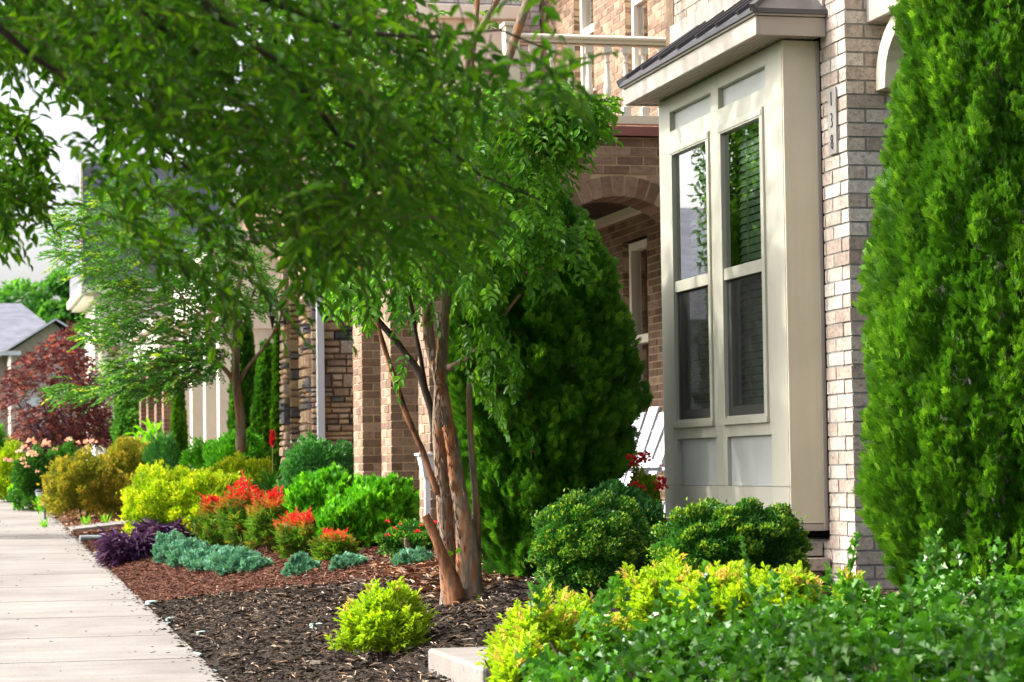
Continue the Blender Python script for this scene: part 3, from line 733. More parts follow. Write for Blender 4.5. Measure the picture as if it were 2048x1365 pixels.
# number plate
sg = thing('house_number_sign', 'narrow grey plate with black 1 3 8 on the brick beside the bay', 'sign', (4.2, 10.9, 3.05))
MB().box((4.196, 10.848, 3.046), (4.206, 10.951, 3.366)).build('plate', M['greyplate'], sg, bevel=.002)
for ch, z in (('1', 3.279), ('3', 3.174), ('8', 3.070)):
    cu = bpy.data.curves.new('numeral', 'FONT'); cu.body = ch; cu.size = .108; cu.align_x = 'CENTER'; cu.extrude = .002; cu.offset = -.0028
    o = bpy.data.objects.new('tmp', cu); COL.objects.link(o)
    me = bpy.data.meshes.new_from_object(o.evaluated_get(bpy.context.evaluated_depsgraph_get())); bpy.data.objects.remove(o)
    R = Matrix(((0, 0, -1, 0), (-1, 0, 0, 0), (0, 1, 0, 0), (0, 0, 0, 1)))
    me.transform(Matrix.Diagonal((.72, 1, 1, 1))); me.transform(R); me.transform(Matrix.Translation((4.194-4.2, 10.898-10.9, z-3.05)))
    me.materials.clear(); me.materials.append(M['black']); link('numeral', me, sg)

# ================================================================== BROWN BRICK HOUSE
h2 = thing('brick_porch_house', 'dark brown brick house with arched porch and cream balcony rail', 'house', (3.46, 17.09, .95))
YP = 17.092
ac = 4.9; hw = .56; zs = 3.22; R_ = (hw*hw+(3.555-zs)**2)/(2*(3.555-zs)); zc = 3.555-R_
RO = R_+.165
def arch(r, z): 
    if z < zc+0: return r
    q = r*r-(z-zc)**2
    return math.sqrt(q) if q > 0 else 0
def holes(z):
    if z < zs-.02: a = hw
    else:
        a = arch(RO, z)
        lim = hw+.07+(z-zs)*.35
        a = min(a, lim) if a > 0 else 0
    return [(ac-3.458-a, ac-3.458+a)] if a > 0 else []
B, Q = MB(), MB()
wall((3.458, YP), (1, 0), 2.78, .7, 4.0, (0, 1), corner0=0, holes=holes, back=.4)
wall((3.458, YP), (0, 1), .42, .7, 4.0, (1, 0), corner0=1, back=.3)
# piers of the street arcade
for (x0, x1, y0, y1, hx) in ((3.585, 3.95, 19.30, 19.75, .3), (3.48, 3.78, 20.05, 20.5, .25), (3.47, 3.86, 18.35, 18.40, 0)):
    if hx == 0: continue
    wall((x0, y0), (1, 0), x1-x0, .7, 3.55, (0, 1), corner0=0, back=y1-y0-.01)
    wall((x0, y0), (0, 1), y1-y0, .7, 3.55, (1, 0), corner0=1, back=.2)
wall((3.458, YP+.42), (0, 1), 3.0, 3.35, 4.0, (1, 0), back=.4)
# voussoirs
V_ = MB(); na = 17; a0 = math.asin(min(1, (hw+.0)/R_)); ra, rb = R_, RO-.012
for i in range(na):
    t0 = -a0+2*a0*i/na+.012; t1 = -a0+2*a0*(i+1)/na-.012
    pts = [(ac+math.sin(t)*q, zc+math.cos(t)*q) for t, q in ((t0, ra), (t1, ra), (t1, rb), (t0, rb))]
    V_.prism(pts, (0, YP-.001+random.uniform(-.002, .002), 0), (1, 0, 0), (0, 0, 1), (0, 1, 0), .40, random.random())
put(h2, 'arch_ring', M['brick_brown'], V_)
k = MB(); na = 24
for i in range(na):
    t0 = -a0+2*a0*i/na; t1 = -a0+2*a0*(i+1)/na
    pts = [(ac+math.sin(t)*q, zc+math.cos(t)*q) for t, q in ((t0, ra+.007), (t1, ra+.007), (t1, RO+.03), (t0, RO+.03))]
    k.prism(pts, (0, YP+.008, 0), (1, 0, 0), (0, 0, 1), (0, 1, 0), .38)
put(h2, 'arch_mortar', M['mortar_tan'], k)
# main wall X=6.8 with windows (upper + ground)
XM = 6.25; ups = [(22.61, 23.34, 5.226, 6.6), (20.77, 21.50, 5.18, 6.6)]; gnd = [(20.91, 21.71, 1.6, 3.645)]
def wh(z): return [(a-18.5, b-18.5) for a, b, c, d in ups+gnd if c < z < d]
wall((XM, 18.5), (0, 1), 6.2, .9, 7.2, (1, 0), holes=wh, back=.3, depth=.12)
put(h2, 'wall', M['brick_brown'], B); put(h2, 'mortar', M['mortar_tan'], Q)
for (a, b, c, d), nm in zip(ups+gnd, 'uug'):
    k = MB(); x = XM+.06; f_ = .07
    k.box((x, a, c), (x+.08, a+f_, d)); k.box((x, b-f_, c), (x+.08, b, d)); k.box((x, a+f_, c), (x+.08, b-f_, c+f_)); k.box((x, a+f_, d-f_), (x+.08, b-f_, d)); zm = (c+d)/2 if nm == 'u' else 2.74
    k.box((x+.01, a+f_, zm-.04), (x+.07, b-f_, zm+.04))
    wn = put(h2, 'window', M['cream_lt'], k, bevel=.004)
    g = MB(); g.add([(x+.05, a, c), (x+.05, b, c), (x+.05, b, d), (x+.05, a, d)], [(0, 3, 2, 1)]); g.build('pane', M['glass'], wn)
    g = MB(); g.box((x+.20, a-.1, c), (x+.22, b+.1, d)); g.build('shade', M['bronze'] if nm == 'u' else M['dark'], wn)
    g = MB(); [g.box((XM-.045+random.uniform(0, .004), y, c-.09), (XM+.1, y+.085, c-.004), random.random()) for y in np.arange(a-.1, b+.02, .095)]; g.build('brick_sill', M['brick_brown'], wn)
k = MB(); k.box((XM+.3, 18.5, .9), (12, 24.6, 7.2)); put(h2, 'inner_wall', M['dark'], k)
k = MB(); k.box((3.5, YP+.405, 3.93), (6.24, 24.2, 3.99)); put(h2, 'porch_ceiling', M['bark_dark'], k)
k = MB(); k.box((6.14, 17.55, 3.86), (6.23, 24.2, 3.928)); put(h2, 'porch_ceiling_beam', M['cream'], k)
k = MB(); k.box((3.42, YP-.04, 4.003), (6.24, YP+.42, 4.072)); k.box((3.42, YP+.42, 4.003), (6.24, 24.3, 4.068)); put(h2, 'maroon_flashing', M['maroon'], k)
k = MB(); k.box((3.5, YP+.42, .85), (6.24, 24.2, 1.0)); put(h2, 'porch_floor', M['concrete'], k)
k = MB()
k.prism([(0, 0), (.10, 0), (.10, .02), (.115, .03), (.115, .046), (.10, .062), (.0, .062), (-.015, .046), (-.015, .03), (0, .02)], (4.166, YP+.02, 4.692), (0, 1, 0), (0, 0, 1), (1, 0, 0), 2.08)
k.box((4.166, YP+.03, 4.097), (6.24, YP+.11, 4.164)); k.box((4.166, YP+.045, 4.68), (6.24, YP+.095, 4.6915))
put(h2, 'balcony_rail', M['cream'], k, bevel=.004)
k = MB(); k.box((4.06, YP+.01, 4.073), (4.165, YP+.13, 4.80)); k.box((4.045, YP-.005, 4.80), (4.18, YP+.145, 4.83)); put(h2, 'balcony_post', M['cream'], k, bevel=.004)
bprof = [(.017, 0), (.017, .02), (.024, .03), (.024, .04), (.017, .05), (.028, .10), (.030, .13), (.024, .19), (.018, .27), (.015, .325), (.021, .33), (.021, .342), (.015, .35), (.019, .385), (.024, .39), (.024, .398)]
bm0 = MB(); bm0.lathe((0, 0, .065), [(a, z) for a, z in bprof], 12); bm0.box((-.028, -.028, 0), (.028, .028, .065)); bm0.box((-.028, -.028, .4635), (.028, .028, .516))
bo = bm0.build('baluster', M['cream_lt'], h2); bme = bo.data
xs_b = [4.704-.142*i for i in range(3, -15, -1)]
xs_b = [x for x in [4.704+.142*i for i in range(-3, 11)]]
for i, x in enumerate(xs_b):
    o = bo if i == 0 else bo.copy()
    if i: COL.objects.link(o)
    o.location = (x-3.46, .07, 4.1645-.95)
# baluster mesh was written relative to house origin: shift back
bme.transform(Matrix.Translation((3.46, 17.09, .95)))
k = MB(); k.box((6.0, 18.3, 7.2), (12, 24.8, 7.35)); k.prism([(0, 0), (6.8, 0), (3.25, 2.2)], (6.1, 18.3, 7.351), (0, 1, 0), (0, 0, 1), (1, 0, 0), 5.5); put(h2, 'roof', M['shingle'], k)
k = MB(); k.box((XM+.001, 17.5, .9), (XM+.4, 18.49, 7.2)); put(h2, 'side_wall', M['brick_brown'], k)

# ================================================================== STONE HOUSE
h3 = thing('stone_house', 'house with tan ledgestone pillars and pale brick upper wall', 'house', (3.56, 23.7, .95))
for (x0, x1, y, yd, nm) in ((3.60, 4.1, 23.70, .5, 'stone_wall'), (3.60, 3.82, 25.2, .4, 'stone_pillar')):
    S = MB()
    for s in (stonewall((x0, y), (1, 0), x1-x0, .7, 4.3 if nm == 'stone_wall' else 4.05, (0, 1), 3 if nm == 'stone_wall' else 8),
              stonewall((x0-.04, y+.01), (0, 1), yd, .7, 4.3 if nm == 'stone_wall' else 4.05, (1, 0), 5 if nm == 'stone_wall' else 9)):
        o = len(S.v); S.v += s.v; S.f += [[i+o for i in f] for f in s.f]; S.r += s.r; S.m += s.m
    put(h3, nm, M['stone'], S)
k = MB(); k.box((3.61, 23.745, .7), (4.1, 24.2, 4.29)); k.box((3.61, 25.245, .7), (3.81, 25.6, 4.04)); put(h3, 'backing', M['mortar_grey'], k)
B, Q = MB(), MB(); wall((4.5, 24.71), (1, 0), 1.745, 4.2, 8.2, (0, 1), course=.072, depth=.1); put(h3, 'pale_brick_wall', M['brick_white'], B); put(h3, 'pale_brick_mortar', M['mortar_grey'], Q)
k = MB(); k.box((3.5, 24.35, 4.31), (5.2, 24.7, 4.5)); k.box((3.4, 24.3, 4.5), (5.25, 24.7, 4.7)); k.box((4.0, 24.6, 5.78), (5.9, 24.7, 6.28)); k.box((3.9, 24.5, 6.28), (6.0, 24.7, 6.42)); k.box((4.1, 24.62, 4.7), (5.6, 24.7, 5.78)); put(h3, 'entablature', M['cream_lt'], k, bevel=.01)
k = MB(); k.box((3.6, 24.2, .7), (7.5, 25.2, .95)); k.box((4.5, 24.82, .7), (10, 28.2, 8.2)); k.box((4.1, 23.9, 1.0), (6.2, 24.3, 4.3)); put(h3, 'inner_wall', M['brick_brown'], k)
k = MB(); k.prism([(0, 0), (7, 0), (3.5, 2.4)], (4.2, 24.5, 8.2), (0, 1, 0), (0, 0, 1), (1, 0, 0), 6); put(h3, 'roof', M['shingle'], k)
k = MB(); k.box((3.650, 23.60, .8), (3.725, 23.665, 4.28)); k.box((3.643, 23.62, 2.2), (3.732, 23.69, 2.23)); k.box((3.643, 23.62, 3.9), (3.732, 23.69, 3.93)); put(h3, 'downspout', M['white'], k, bevel=.006)
# wall lantern
lt = thing('wall_lantern', 'black carriage lantern with white glass on the stone pillar', 'lamp', (3.44, 25.15, 3.15))
k = MB(); k.box((3.535, 25.10, 3.10), (3.56, 25.20, 3.20)); k.tube([(3.54, 25.15, 3.13), (3.48, 25.15, 3.12), (3.42, 25.15, 3.13)], .012, 6); k.tube([(3.42, 25.15, 3.05), (3.42, 25.15, 3.17)], [.004, .03], 8)
k.lathe((3.42, 25.15, 3.165), [(.03, 0), (.045, .015), (.045, .02)], 10); k.lathe((3.42, 25.15, 3.335), [(.07, 0), (.06, .03), (.02, .06), (.008, .09)], 10)
for i in range(6): a = i*math.pi/3; k.tube([(3.42+.045*math.cos(a), 25.15+.045*math.sin(a), 3.18), (3.42+.068*math.cos(a), 25.15+.068*math.sin(a), 3.27), (3.42+.06*math.cos(a), 25.15+.06*math.sin(a), 3.34)], .004, 4)
put(lt, 'bracket', M['black'], k)
MB().lathe((3.42, 25.15, 3.18), [(.038, 0), (.058, .06), (.06, .10), (.052, .155)], 12).build('globe', M['lampglass'], lt, smooth=True)
# second lantern higher on the near stone wall
# white feeder post by the brown piers
wp = thing('planter_post', 'white square post carrying a flared white box beside brown brick pier', 'post', (3.36, 16.7, .9))
MB().box((3.335, 16.68, .8), (3.375, 16.72, 1.50)).build('post', M['white'], wp, bevel=.003)
MB().hexa([(3.325, 16.66, 1.50), (3.385, 16.66, 1.50), (3.385, 16.74, 1.50), (3.325, 16.74, 1.50), (3.295, 16.63, 1.655), (3.415, 16.63, 1.655), (3.415, 16.77, 1.655), (3.295, 16.77, 1.655)]).box((3.28, 16.615, 1.6555), (3.43, 16.785, 1.675)).build('flared_box', M['white'], wp, bevel=.004)

# ================================================================== CREAM COLONNADE HOUSE
h4 = thing('cream_porch_house', 'house fronted by tall square cream porch pillars', 'house', (3.5, 30.8, .95))
for i, (y, wd) in enumerate(((30.8, .24), (32.43, .24), (34.17, .22), (35.6, .22))):
    k = MB(); k.box((3.5, y, .9), (3.5+wd, y+.24, 3.6)); k.box((3.47, y-.03, .9), (3.53+wd, y+.27, 1.15)); k.box((3.47, y-.03, 3.42), (3.53+wd, y+.27, 3.5)); put(h4, 'pillar', M['cream_lt'], k, bevel=.006)
k = MB(); k.box((3.45, 30.7, 3.75), (6, 36.2, 4.35)); k.box((3.38, 30.6, 4.35), (6, 36.3, 4.5))
for (y0, y1) in ((31.04, 32.43), (32.67, 34.17), (34.41, 35.6)):
    n = 8; 
    for i in range(n):
        t0, t1 = -1+2*i/n, -1+2*(i+1)/n; c = (y0+y1)/2; hh = (y1-y0)/2
        z0 = 3.5+.24*math.sqrt(max(0, 1-t0*t0)); z1 = 3.5+.24*math.sqrt(max(0, 1-t1*t1))
        k.hexa([(3.5, c+t0*hh, z0), (3.74, c+t0*hh, z0), (3.74, c+t1*hh, z1), (3.5, c+t1*hh, z1), (3.5, c+t0*hh, 3.75), (3.74, c+t0*hh, 3.75), (3.74, c+t1*hh, 3.75), (3.5, c+t1*hh, 3.75)])
n = 8
k.box((3.74, 30.8, 3.4), (5.6, 31.0, 3.75))
put(h4, 'arched_beam', M['cream_lt'], k)
B, Q = MB(), MB(); wall((5.2, 29.5), (0, 1), 8, .9, 6.5, (1, 0), depth=.1, BL=.42, course=.0677*2); put(h4, 'wall', M['brick_brown'], B); put(h4, 'mortar', M['mortar_tan'], Q)
k = MB(); k.box((4.3, 28.4, .9), (7.5, 28.9, 3.25)); put(h4, 'side_wall', M['brick_brown'], k)
k = MB(); k.box((3.9, 28.3, 3.12), (7.4, 28.39, 3.2)); k.box((4.95, 28.3, .9), (5.03, 28.39, 3.12)); put(h4, 'door_frame', M['cream_lt'], k)
k = MB(); k.box((3.3, 30.5, 4.5), (9, 36.4, 4.62)); k.prism([(0, 0), (8.5, 0), (4.25, 2.3)], (5.1, 29.3, 6.5), (0, 1, 0), (0, 0, 1), (1, 0, 0), 6); put(h4, 'roof', M['shingle'], k)
# ---- brown piers further on
h5 = thing('brown_pier_house', 'far house with a row of slim brown brick porch piers', 'house', (3.5, 38.5, 1.1))
for y in (38.5, 39.85, 41.4, 42.9):
    B, Q = MB(), MB()
    wall((3.5, y), (1, 0), .34, 1., 3.4, (0, 1), corner0=0, back=.3); wall((3.5, y), (0, 1), .34, 1., 3.4, (1, 0), corner0=1, back=.2)
    put(h5, 'pier', M['brick_brown'], B); put(h5, 'mortar', M['mortar_tan'], Q)
k = MB(); k.box((3.84, 38.6, 1.), (7, 38.8, 3.4)); k.box((5.6, 38.8, 1.), (9, 46, 6.5)); put(h5, 'wall', M['brick_brown'], k)
k = MB(); k.box((3.42, 38.4, 3.4), (7, 43.4, 3.9)); k.box((3.32, 38.3, 3.9), (7, 43.5, 4.05)); put(h5, 'cream_beam', M['cream_lt'], k)
k = MB(); k.prism([(0, 0), (8, 0), (4, 2.6)], (5.3, 38.4, 6.5), (0, 1, 0), (0, 0, 1), (1, 0, 0), 6); put(h5, 'roof', M['shingle'], k)
# ---- pilaster house with the tall mansard roof
h6 = thing('pilaster_house', 'far pale house with tall steep grey roof and white pilasters', 'house', (3.25, 52.5, 1.2))
k = MB(); k.box((3.4, 52.6, 1.2), (8, 57.5, 5.45)); put(h6, 'wall', M['cream_lt'], k)
for i in range(4):
    k = MB(); x = 3.30+i*.17; k.box((x, 52.45, 1.3), (x+.085, 52.55, 5.3)); k.box((x-.012, 52.43, 5.3), (x+.097, 52.56, 5.4)); put(h6, 'pilaster', M['cream_lt'], k)
k = MB(); k.box((3.0, 52.3, 5.45), (8.3, 57.8, 5.62)); k.box((3.1, 52.4, 5.38), (8.2, 57.7, 5.449)); put(h6, 'cornice', M['cream_lt'], k)
k = MB(); k.hexa([(3.05, 52.35, 5.621), (8.2, 52.35, 5.621), (8.2, 57.6, 5.621), (3.05, 57.6, 5.621), (3.07, 52.75, 8.30), (8, 52.75, 8.30), (8, 57.4, 8.30), (3.07, 57.4, 8.30)]); put(h6, 'roof', M['shingle'], k)
k = MB(); k.beam((3.03, 52.30, 5.62), (3.05, 52.72, 8.33), .13, .05, up=(1, 0, 0)); put(h6, 'roof_edge', M['tan_and_bounce'], k)
# ---- far hipped house
h7 = thing('hipped_roof_house', 'far grey hipped roof house with a white edged brick gable', 'house', (2.6, 88, 1.3))
k = MB(); k.box((-6, 91.6, 1.3), (4.9, 100, 6.15)); k.box((2.55, 87, 1.3), (5.15, 91.5, 5.95)); k.prism([(0, 0), (2.6, 0), (1.5, 1.02)], (2.55, 86.95, 5.95), (1, 0, 0), (0, 0, 1), (0, 1, 0), 4.6); put(h7, 'wall', M['brick_tan'], k)
k = MB(); k.add([(-6.5, 91.2, 6.15), (5.3, 91.2, 6.15), (5.3, 101, 6.15), (-6.5, 101, 6.15), (-3.5, 95.5, 8.25), (3.2, 95.5, 8.25)], [(0, 1, 5, 4), (1, 2, 5), (2, 3, 4, 5), (3, 0, 4), (0, 3, 2, 1)])
k.add([(2.3, 86.7, 5.95), (4.1, 86.7, 7.12), (5.35, 86.7, 6.35), (2.3, 93, 5.95), (4.1, 93, 7.12), (5.35, 93, 6.35), (2.3, 86.7, 5.90), (4.1, 86.7, 7.06), (5.35, 86.7, 6.29)], [(0, 1, 4, 3), (1, 2, 5, 4), (0, 6, 7, 1), (1, 7, 8, 2)])
put(h7, 'roof', M['shingle'], k)
k = MB(); k.beam((2.28, 86.66, 5.90), (4.1, 86.66, 7.06), .05, .17, up=(0, 1, 0)); k.beam((4.1, 86.66, 7.06), (5.36, 86.66, 6.28), .05, .17, up=(0, 1, 0)); k.box((-6.5, 91.05, 5.98), (2.3, 91.19, 6.16)); k.box((1.9, 86.6, 5.80), (2.9, 86.69, 5.95)); put(h7, 'white_eave', M['white'], k)
k = MB(); k.box((2.75, 86.9, 3.0), (3.7, 86.99, 4.3)); put(h7, 'window', M['white'], k)
# across-the-street house reflected in the bay glass
h8 = thing('gabled_house', 'gabled grey house on the far side of the street', 'house', (-16, 72, 1.2))
put(h8, 'wall', M['panel'], MB().box((-22, 70, 1.), (-14, 80, 6)))
put(h8, 'roof', M['shingle'], MB().prism([(-.4, 0), (10.4, 0), (5, 4)], (-22.4, 70, 6.), (0, 1, 0), (0, 0, 1), (1, 0, 0), 8.8))

# ================================================================== TREES
def limb(mb, pts, zc, n=9, wob=.06, sub=3):
    """pts: (px, py, width px) traced, at depth zc (number or list); smoothed"""
    z = [zc]*len(pts) if not hasattr(zc, '__len__') else zc
    P = [U(p[0], p[1], q) for p, q in zip(pts, z)]; R = [p[2]*q/F_PX/2 for p, q in zip(pts, z)]
    out = []; rs = []
    for i in range(len(P)-1):
        p0 = P[max(i-1, 0)]; p1 = P[i]; p2 = P[i+1]; p3 = P[min(i+2, len(P)-1)]
        for k in range(sub):
            t = k/sub
            out.append(.5*((2*p1)+(-p0+p2)*t+(2*p0-5*p1+4*p2-p3)*t*t+(-p0+3*p1-3*p2+p3)*t**3)); rs.append(R[i]*(1-t)+R[i+1]*t)
    out.append(P[-1]); rs.append(R[-1])
    mb.tube(out, rs, n, wob=wob); return out
# ---- crape myrtle in front
tb = gpt(925, 1205, 13.0)
my = thing('crape_myrtle', 'multi-stemmed tree with peeling orange bark in the dark mulch bed', 'tree', tb)
k = MB()
limb(k, [(908, 1215, 62), (906, 1180, 52), (893, 1080, 32), (888, 1000, 30), (880, 900, 27), (878, 848, 26), (883, 720, 24), (890, 620, 21), (903, 500, 19), (905, 400, 17), (915, 300, 15), (935, 180, 13), (950, 60, 12), (960, -80, 10)], [13]*11+[13.1, 13.2, 13.3], 12, .05)
limb(k, [(940, 1212, 66), (938, 1180, 58), (934, 1100, 44), (928, 1040, 36), (915, 970, 31), (906, 900, 28), (896, 848, 26), (884, 780, 24), (866, 710, 25), (857, 665, 22), (850, 560, 18), (830, 430, 15), (800, 300, 12), (770, 120, 9)], [12.95]*8+[13.15]*6, 12, .06)
limb(k, [(952, 1205, 30), (953, 1110, 20), (952, 1010, 15), (945, 930, 13), (940, 850, 12), (938, 780, 12), (944, 745, 10)], 13.0, 8, .08)
limb(k, [(896, 738, 16), (925, 722, 12), (945, 708, 11), (966, 685, 9), (1000, 640, 7), (1040, 590, 5)], [12.95, 12.9, 12.8, 12.7, 12.6, 12.5], 7, .08)
limb(k, [(905, 480, 14), (940, 380, 13), (975, 240, 14), (1010, 140, 17), (1035, 60, 18), (1060, -10, 18), (1090, -120, 15)], [13, 13.1, 13.3, 13.4, 13.5, 13.6, 13.7], 9, .08)
limb(k, [(900, 520, 12), (915, 300, 11), (935, 130, 11), (960, 60, 12), (995, 0, 11), (1030, -90, 9)], [13, 12.9, 12.8, 12.8, 12.8, 12.8], 8, .08)
limb(k, [(850, 640, 9), (870, 500, 8), (760, 400, 7), (700, 330, 5)], 12.9, 6)
limb(k, [(905, 450, 9), (1000, 360, 7), (1100, 290, 5), (1180, 240, 3)], [13, 12.8, 12.5, 12.3], 6)
limb(k, [(900, 560, 8), (1000, 560, 6), (1100, 530, 4)], [13, 12.6, 12.3], 6)
limb(k, [(930, 270, 8), (850, 120, 6), (800, 0, 5)], 13.2, 6)
# bark ridges and shreds
put(my, 'trunk', M['bark_myrtle'], k, smooth=True)
k = MB()
limb(k, [(912, 1214, 46), (905, 1170, 36), (888, 1120, 24), (868, 1068, 20), (855, 1040, 18), (850, 1031, 17)], [12.85]*6, 10, .12)
limb(k, [(876, 990, 13), (862, 950, 12), (847, 906, 12), (830, 868, 12), (817, 840, 12), (803, 800, 12), (791, 767, 11), (772, 705, 10), (755, 650, 10), (742, 600, 8), (715, 520, 6)], [12.8]*9+[12.9, 13], 9, .14)
put(my, 'dead_limb', M['bark_red'], k, smooth=True)
k = MB()
limb(k, [(872, 880, 15), (862, 820, 15), (846, 768, 15), (835, 740, 15), (812, 710, 14), (790, 680, 14), (768, 655, 13), (752, 636, 12), (720, 590, 10), (660, 540, 7), (600, 480, 5)], [13.05]*8+[12.9, 12.7, 12.5], 9, .06)
limb(k, [(868, 850, 12), (852, 780, 10), (842, 720, 9), (832, 670, 9), (820, 600, 8), (790, 500, 6)], 13.1, 8, .1)
put(my, 'limb', M['bark_dark'], k, smooth=True)
bs = LS(); n = 700
t = rng.random(n); which = rng.integers(0, 2, n)
yy = 1195-t*560; xc = np.where(which == 0, np.interp(yy, [500, 640, 850, 1000, 1100, 1200], [903, 888, 879, 888, 895, 908]), np.interp(yy, [500, 665, 780, 900, 1040, 1200], [855, 857, 884, 906, 928, 942]))
wd_ = np.interp(yy, [640, 900, 1200], [10, 14, 24])
PP = U(xc+rng.uniform(-1, 1, n)*wd_*.8, yy, 12.90+rng.random(n)*.02)
bs.add(PP, np.stack([rng.normal(0, .15, n), rng.normal(0, .15, n), rng.choice([-1, 1], n)], 1), -FW+rdir(n)*.5, rng.uniform(.02, .07, n), rng.uniform(.004, .012, n), T_SIMPLE)
bs.build('loose_bark', M['bark_myrtle'], my)
# crown
ls, tw = LS(), LS()
CM = np.array(tb)+np.array([0, 0, 2.6])
def myr(poly, n, z0, z1, holes=.5, hs=45, seed=1, ln=.17, down=.05, ll=.055, lw=.027, tipp=.003, rn=None):
    x, y = sample(poly, n, holes, hs, seed); z = rng.uniform(z0, z1, n); z = np.where(x > 930, z0+(z-z0)*.42, z); P = U(x, y, z)
    out = nrm(P-CM-np.array([0, 0, .5])); D = nrm(out*.9+rdir(n)*.55-UP*down+CR*.15)
    sprays(ls, tw, P-D*ln*.4, D, ln, 10, ll, lw, T_LEAF, droop=.2, tips=(rng.random(n) < tipp).astype(float), hang=.08, sidew=1.25, rnd0=rng.random(n)**1.3)
my_main = [(560, 120), (700, 60), (830, 150), (950, 200), (1010, 150), (1060, 180), (1110, 170), (1180, 190), (1225, 215), (1195, 250), (1165, 290), (1130, 340), (1090, 380), (1080, 420), (1140, 450), (1160, 480), (1110, 500), (1020, 520), (960, 560), (920, 590), (890, 600), (840, 610), (790, 640), (700, 620), (640, 560), (590, 480), (560, 300)]
myr(my_main, 1050, 12.0, 13.9, .6, 60, 3)
myr([(1040, 190), (1130, 165), (1220, 205), (1190, 270), (1100, 300), (1000, 280)], 120, 12.0, 12.8, .2, 40, 4)
myr([(960, 440), (1100, 420), (1190, 465), (1170, 500), (1170, 530), (1100, 560), (1000, 600), (920, 560)], 80, 11.9, 12.7, .5, 30, 5, ln=.13)
myr([(920, 640), (1000, 640), (1030, 700), (1040, 760), (1010, 790), (990, 840), (1045, 850), (1000, 850), (960, 800), (915, 720)], 30, 12.4, 12.9, .0, 40, 6, ln=.12, down=.5, lw=.034)
myr([(900, 560), (1000, 560), (1010, 690), (930, 690)], 22, 12.4, 13, .2, 40, 7, down=.5, lw=.03)
myr([(780, 690), (820, 690), (830, 760), (780, 770)], 2, 12.6, 12.7, 0, 40, 7, down=.8, lw=.03)
x, y = sample([(500, -260), (1400, -320), (1250, -60), (1060, -60), (700, 40), (480, 100)], 420, .4, 70, 8); P = U(x, y, rng.uniform(11.8, 15, len(x))); P2 = np.stack([rng.uniform(1.5, 3.3, 700), rng.uniform(11.4, 15.0, 700), rng.uniform(4.15, 5.9, 700)], 1); P2[:, 2] = np.maximum(P2[:, 2], 4.25); P[:, 2] = np.maximum(P[:, 2], 4.1); P = np.concatenate([P, P2])  # second batch is unseen foliage, added to shade the bay front
D = nrm(nrm(P-CM)+rdir(len(P))*.6); sprays(ls, tw, P, D, .16, 10, .055, .026, T_LEAF, droop=.25)
ls.build('crown', M['l_myrtle'], my); tw.build('twigs', M['stem'], my)
k = LS(); k.add(np.stack([U(912, 1105, 12.85), U(905, 1110, 12.85), U(955, 1203, 12.8), U(962, 1200, 12.8), U(950, 1206, 12.8)]), rdir(5)+UP, -FW+rdir(5)*.3, .04, .03, T_OVAL); k.build('sucker_leaves', M['l_lime'], my)

# ---- street tree whose low boughs fill the top left (trunk stands left of the walk)
stt = thing('street_tree', 'nearest tree, its dark leafy boughs hanging over the top left', 'tree', (-1.1, 4.6, float(s_of(4.6))))
k = MB(); T0 = np.array([-1.1, 4.6, 0.])
k.tube([T0+(0, 0, .1), T0+(.02, 0, .8), T0+(.05, .05, 1.7), T0+(.12, .1, 2.5), T0+(.2, .2, 3.4), T0+(.3, .3, 4.4)], [.14, .11, .10, .09, .07, .04], 12, wob=.05)
lm = lambda a, *pz: k.tube([a]+[U(x, y, z) for x, y, z, _ in pz], [.035]+[w_*z/F_PX/2 for x, y, z, w_ in pz], 7, wob=.05)
lm(T0+(.12, .1, 2.5), (-60, -300, 4.6, 34), (250, -130, 5.0, 24), (460, 50, 5.4, 17), (560, 130, 5.6, 15), (640, 220, 5.8, 12), (680, 280, 5.9, 9), (760, 330, 6.0, 7), (900, 400, 6.1, 5), (1000, 480, 6.2, 3))
lm(T0+(.2, .2, 3.2), (200, -400, 4.6, 24), (480, -20, 4.9, 17), (600, 25, 5.1, 14), (700, 65, 5.3, 12), (850, 75, 5.5, 8), (1000, 60, 5.7, 5), (1120, 110, 5.8, 3))
lm(T0+(.1, .1, 2.4), (-150, -100, 4.6, 24), (-20, 40, 5.0, 18), (60, 110, 5.4, 13), (200, 200, 5.9, 9), (330, 300, 6.4, 7), (480, 420, 6.8, 5), (640, 520, 7.0, 3))
lm(T0+(.15, .15, 2.8), (100, -150, 5.0, 20), (300, 40, 5.6, 13), (430, 130, 6., 10), (560, 300, 6.3, 7), (700, 430, 6.6, 5), (830, 560, 6.8, 3))
lm(T0+(.15, .15, 2.6), (-100, 60, 6.4, 16), (10, 230, 7.0, 9), (70, 350, 7.2, 6), (110, 470, 7.3, 3))
lm(T0+(.15, .15, 2.8), (250, -100, 5.6, 16), (520, 60, 6.3, 9), (760, 210, 6.5, 8), (900, 300, 6.6, 7), (960, 350, 6.7, 5), (1080, 400, 6.8, 3))
put(stt, 'trunk', M['bark_dark'], k, smooth=True)
ls, tw = LS(), LS()
def nearsp(poly, n, z0, z1, holes, hs, seed, ll=.050, ln=.22, dn=.5, nl=11, jit=.2):
    x, y = sample(poly, n, holes, hs, seed); z = rng.uniform(z0, z1, n); P = U(x, y, z)
    D = nrm(CR*rng.uniform(-.2, 1.1, n)[:, None]-CU*rng.uniform(-.1, dn*1.7, n)[:, None]+rdir(n)*.7)
    sprays(ls, tw, P-D*ln*.6, D, ln, nl, ll, ll*.42, T_LEAF, droop=.25, hang=.16, sidew=1.15, jit=jit, twr=.0013)
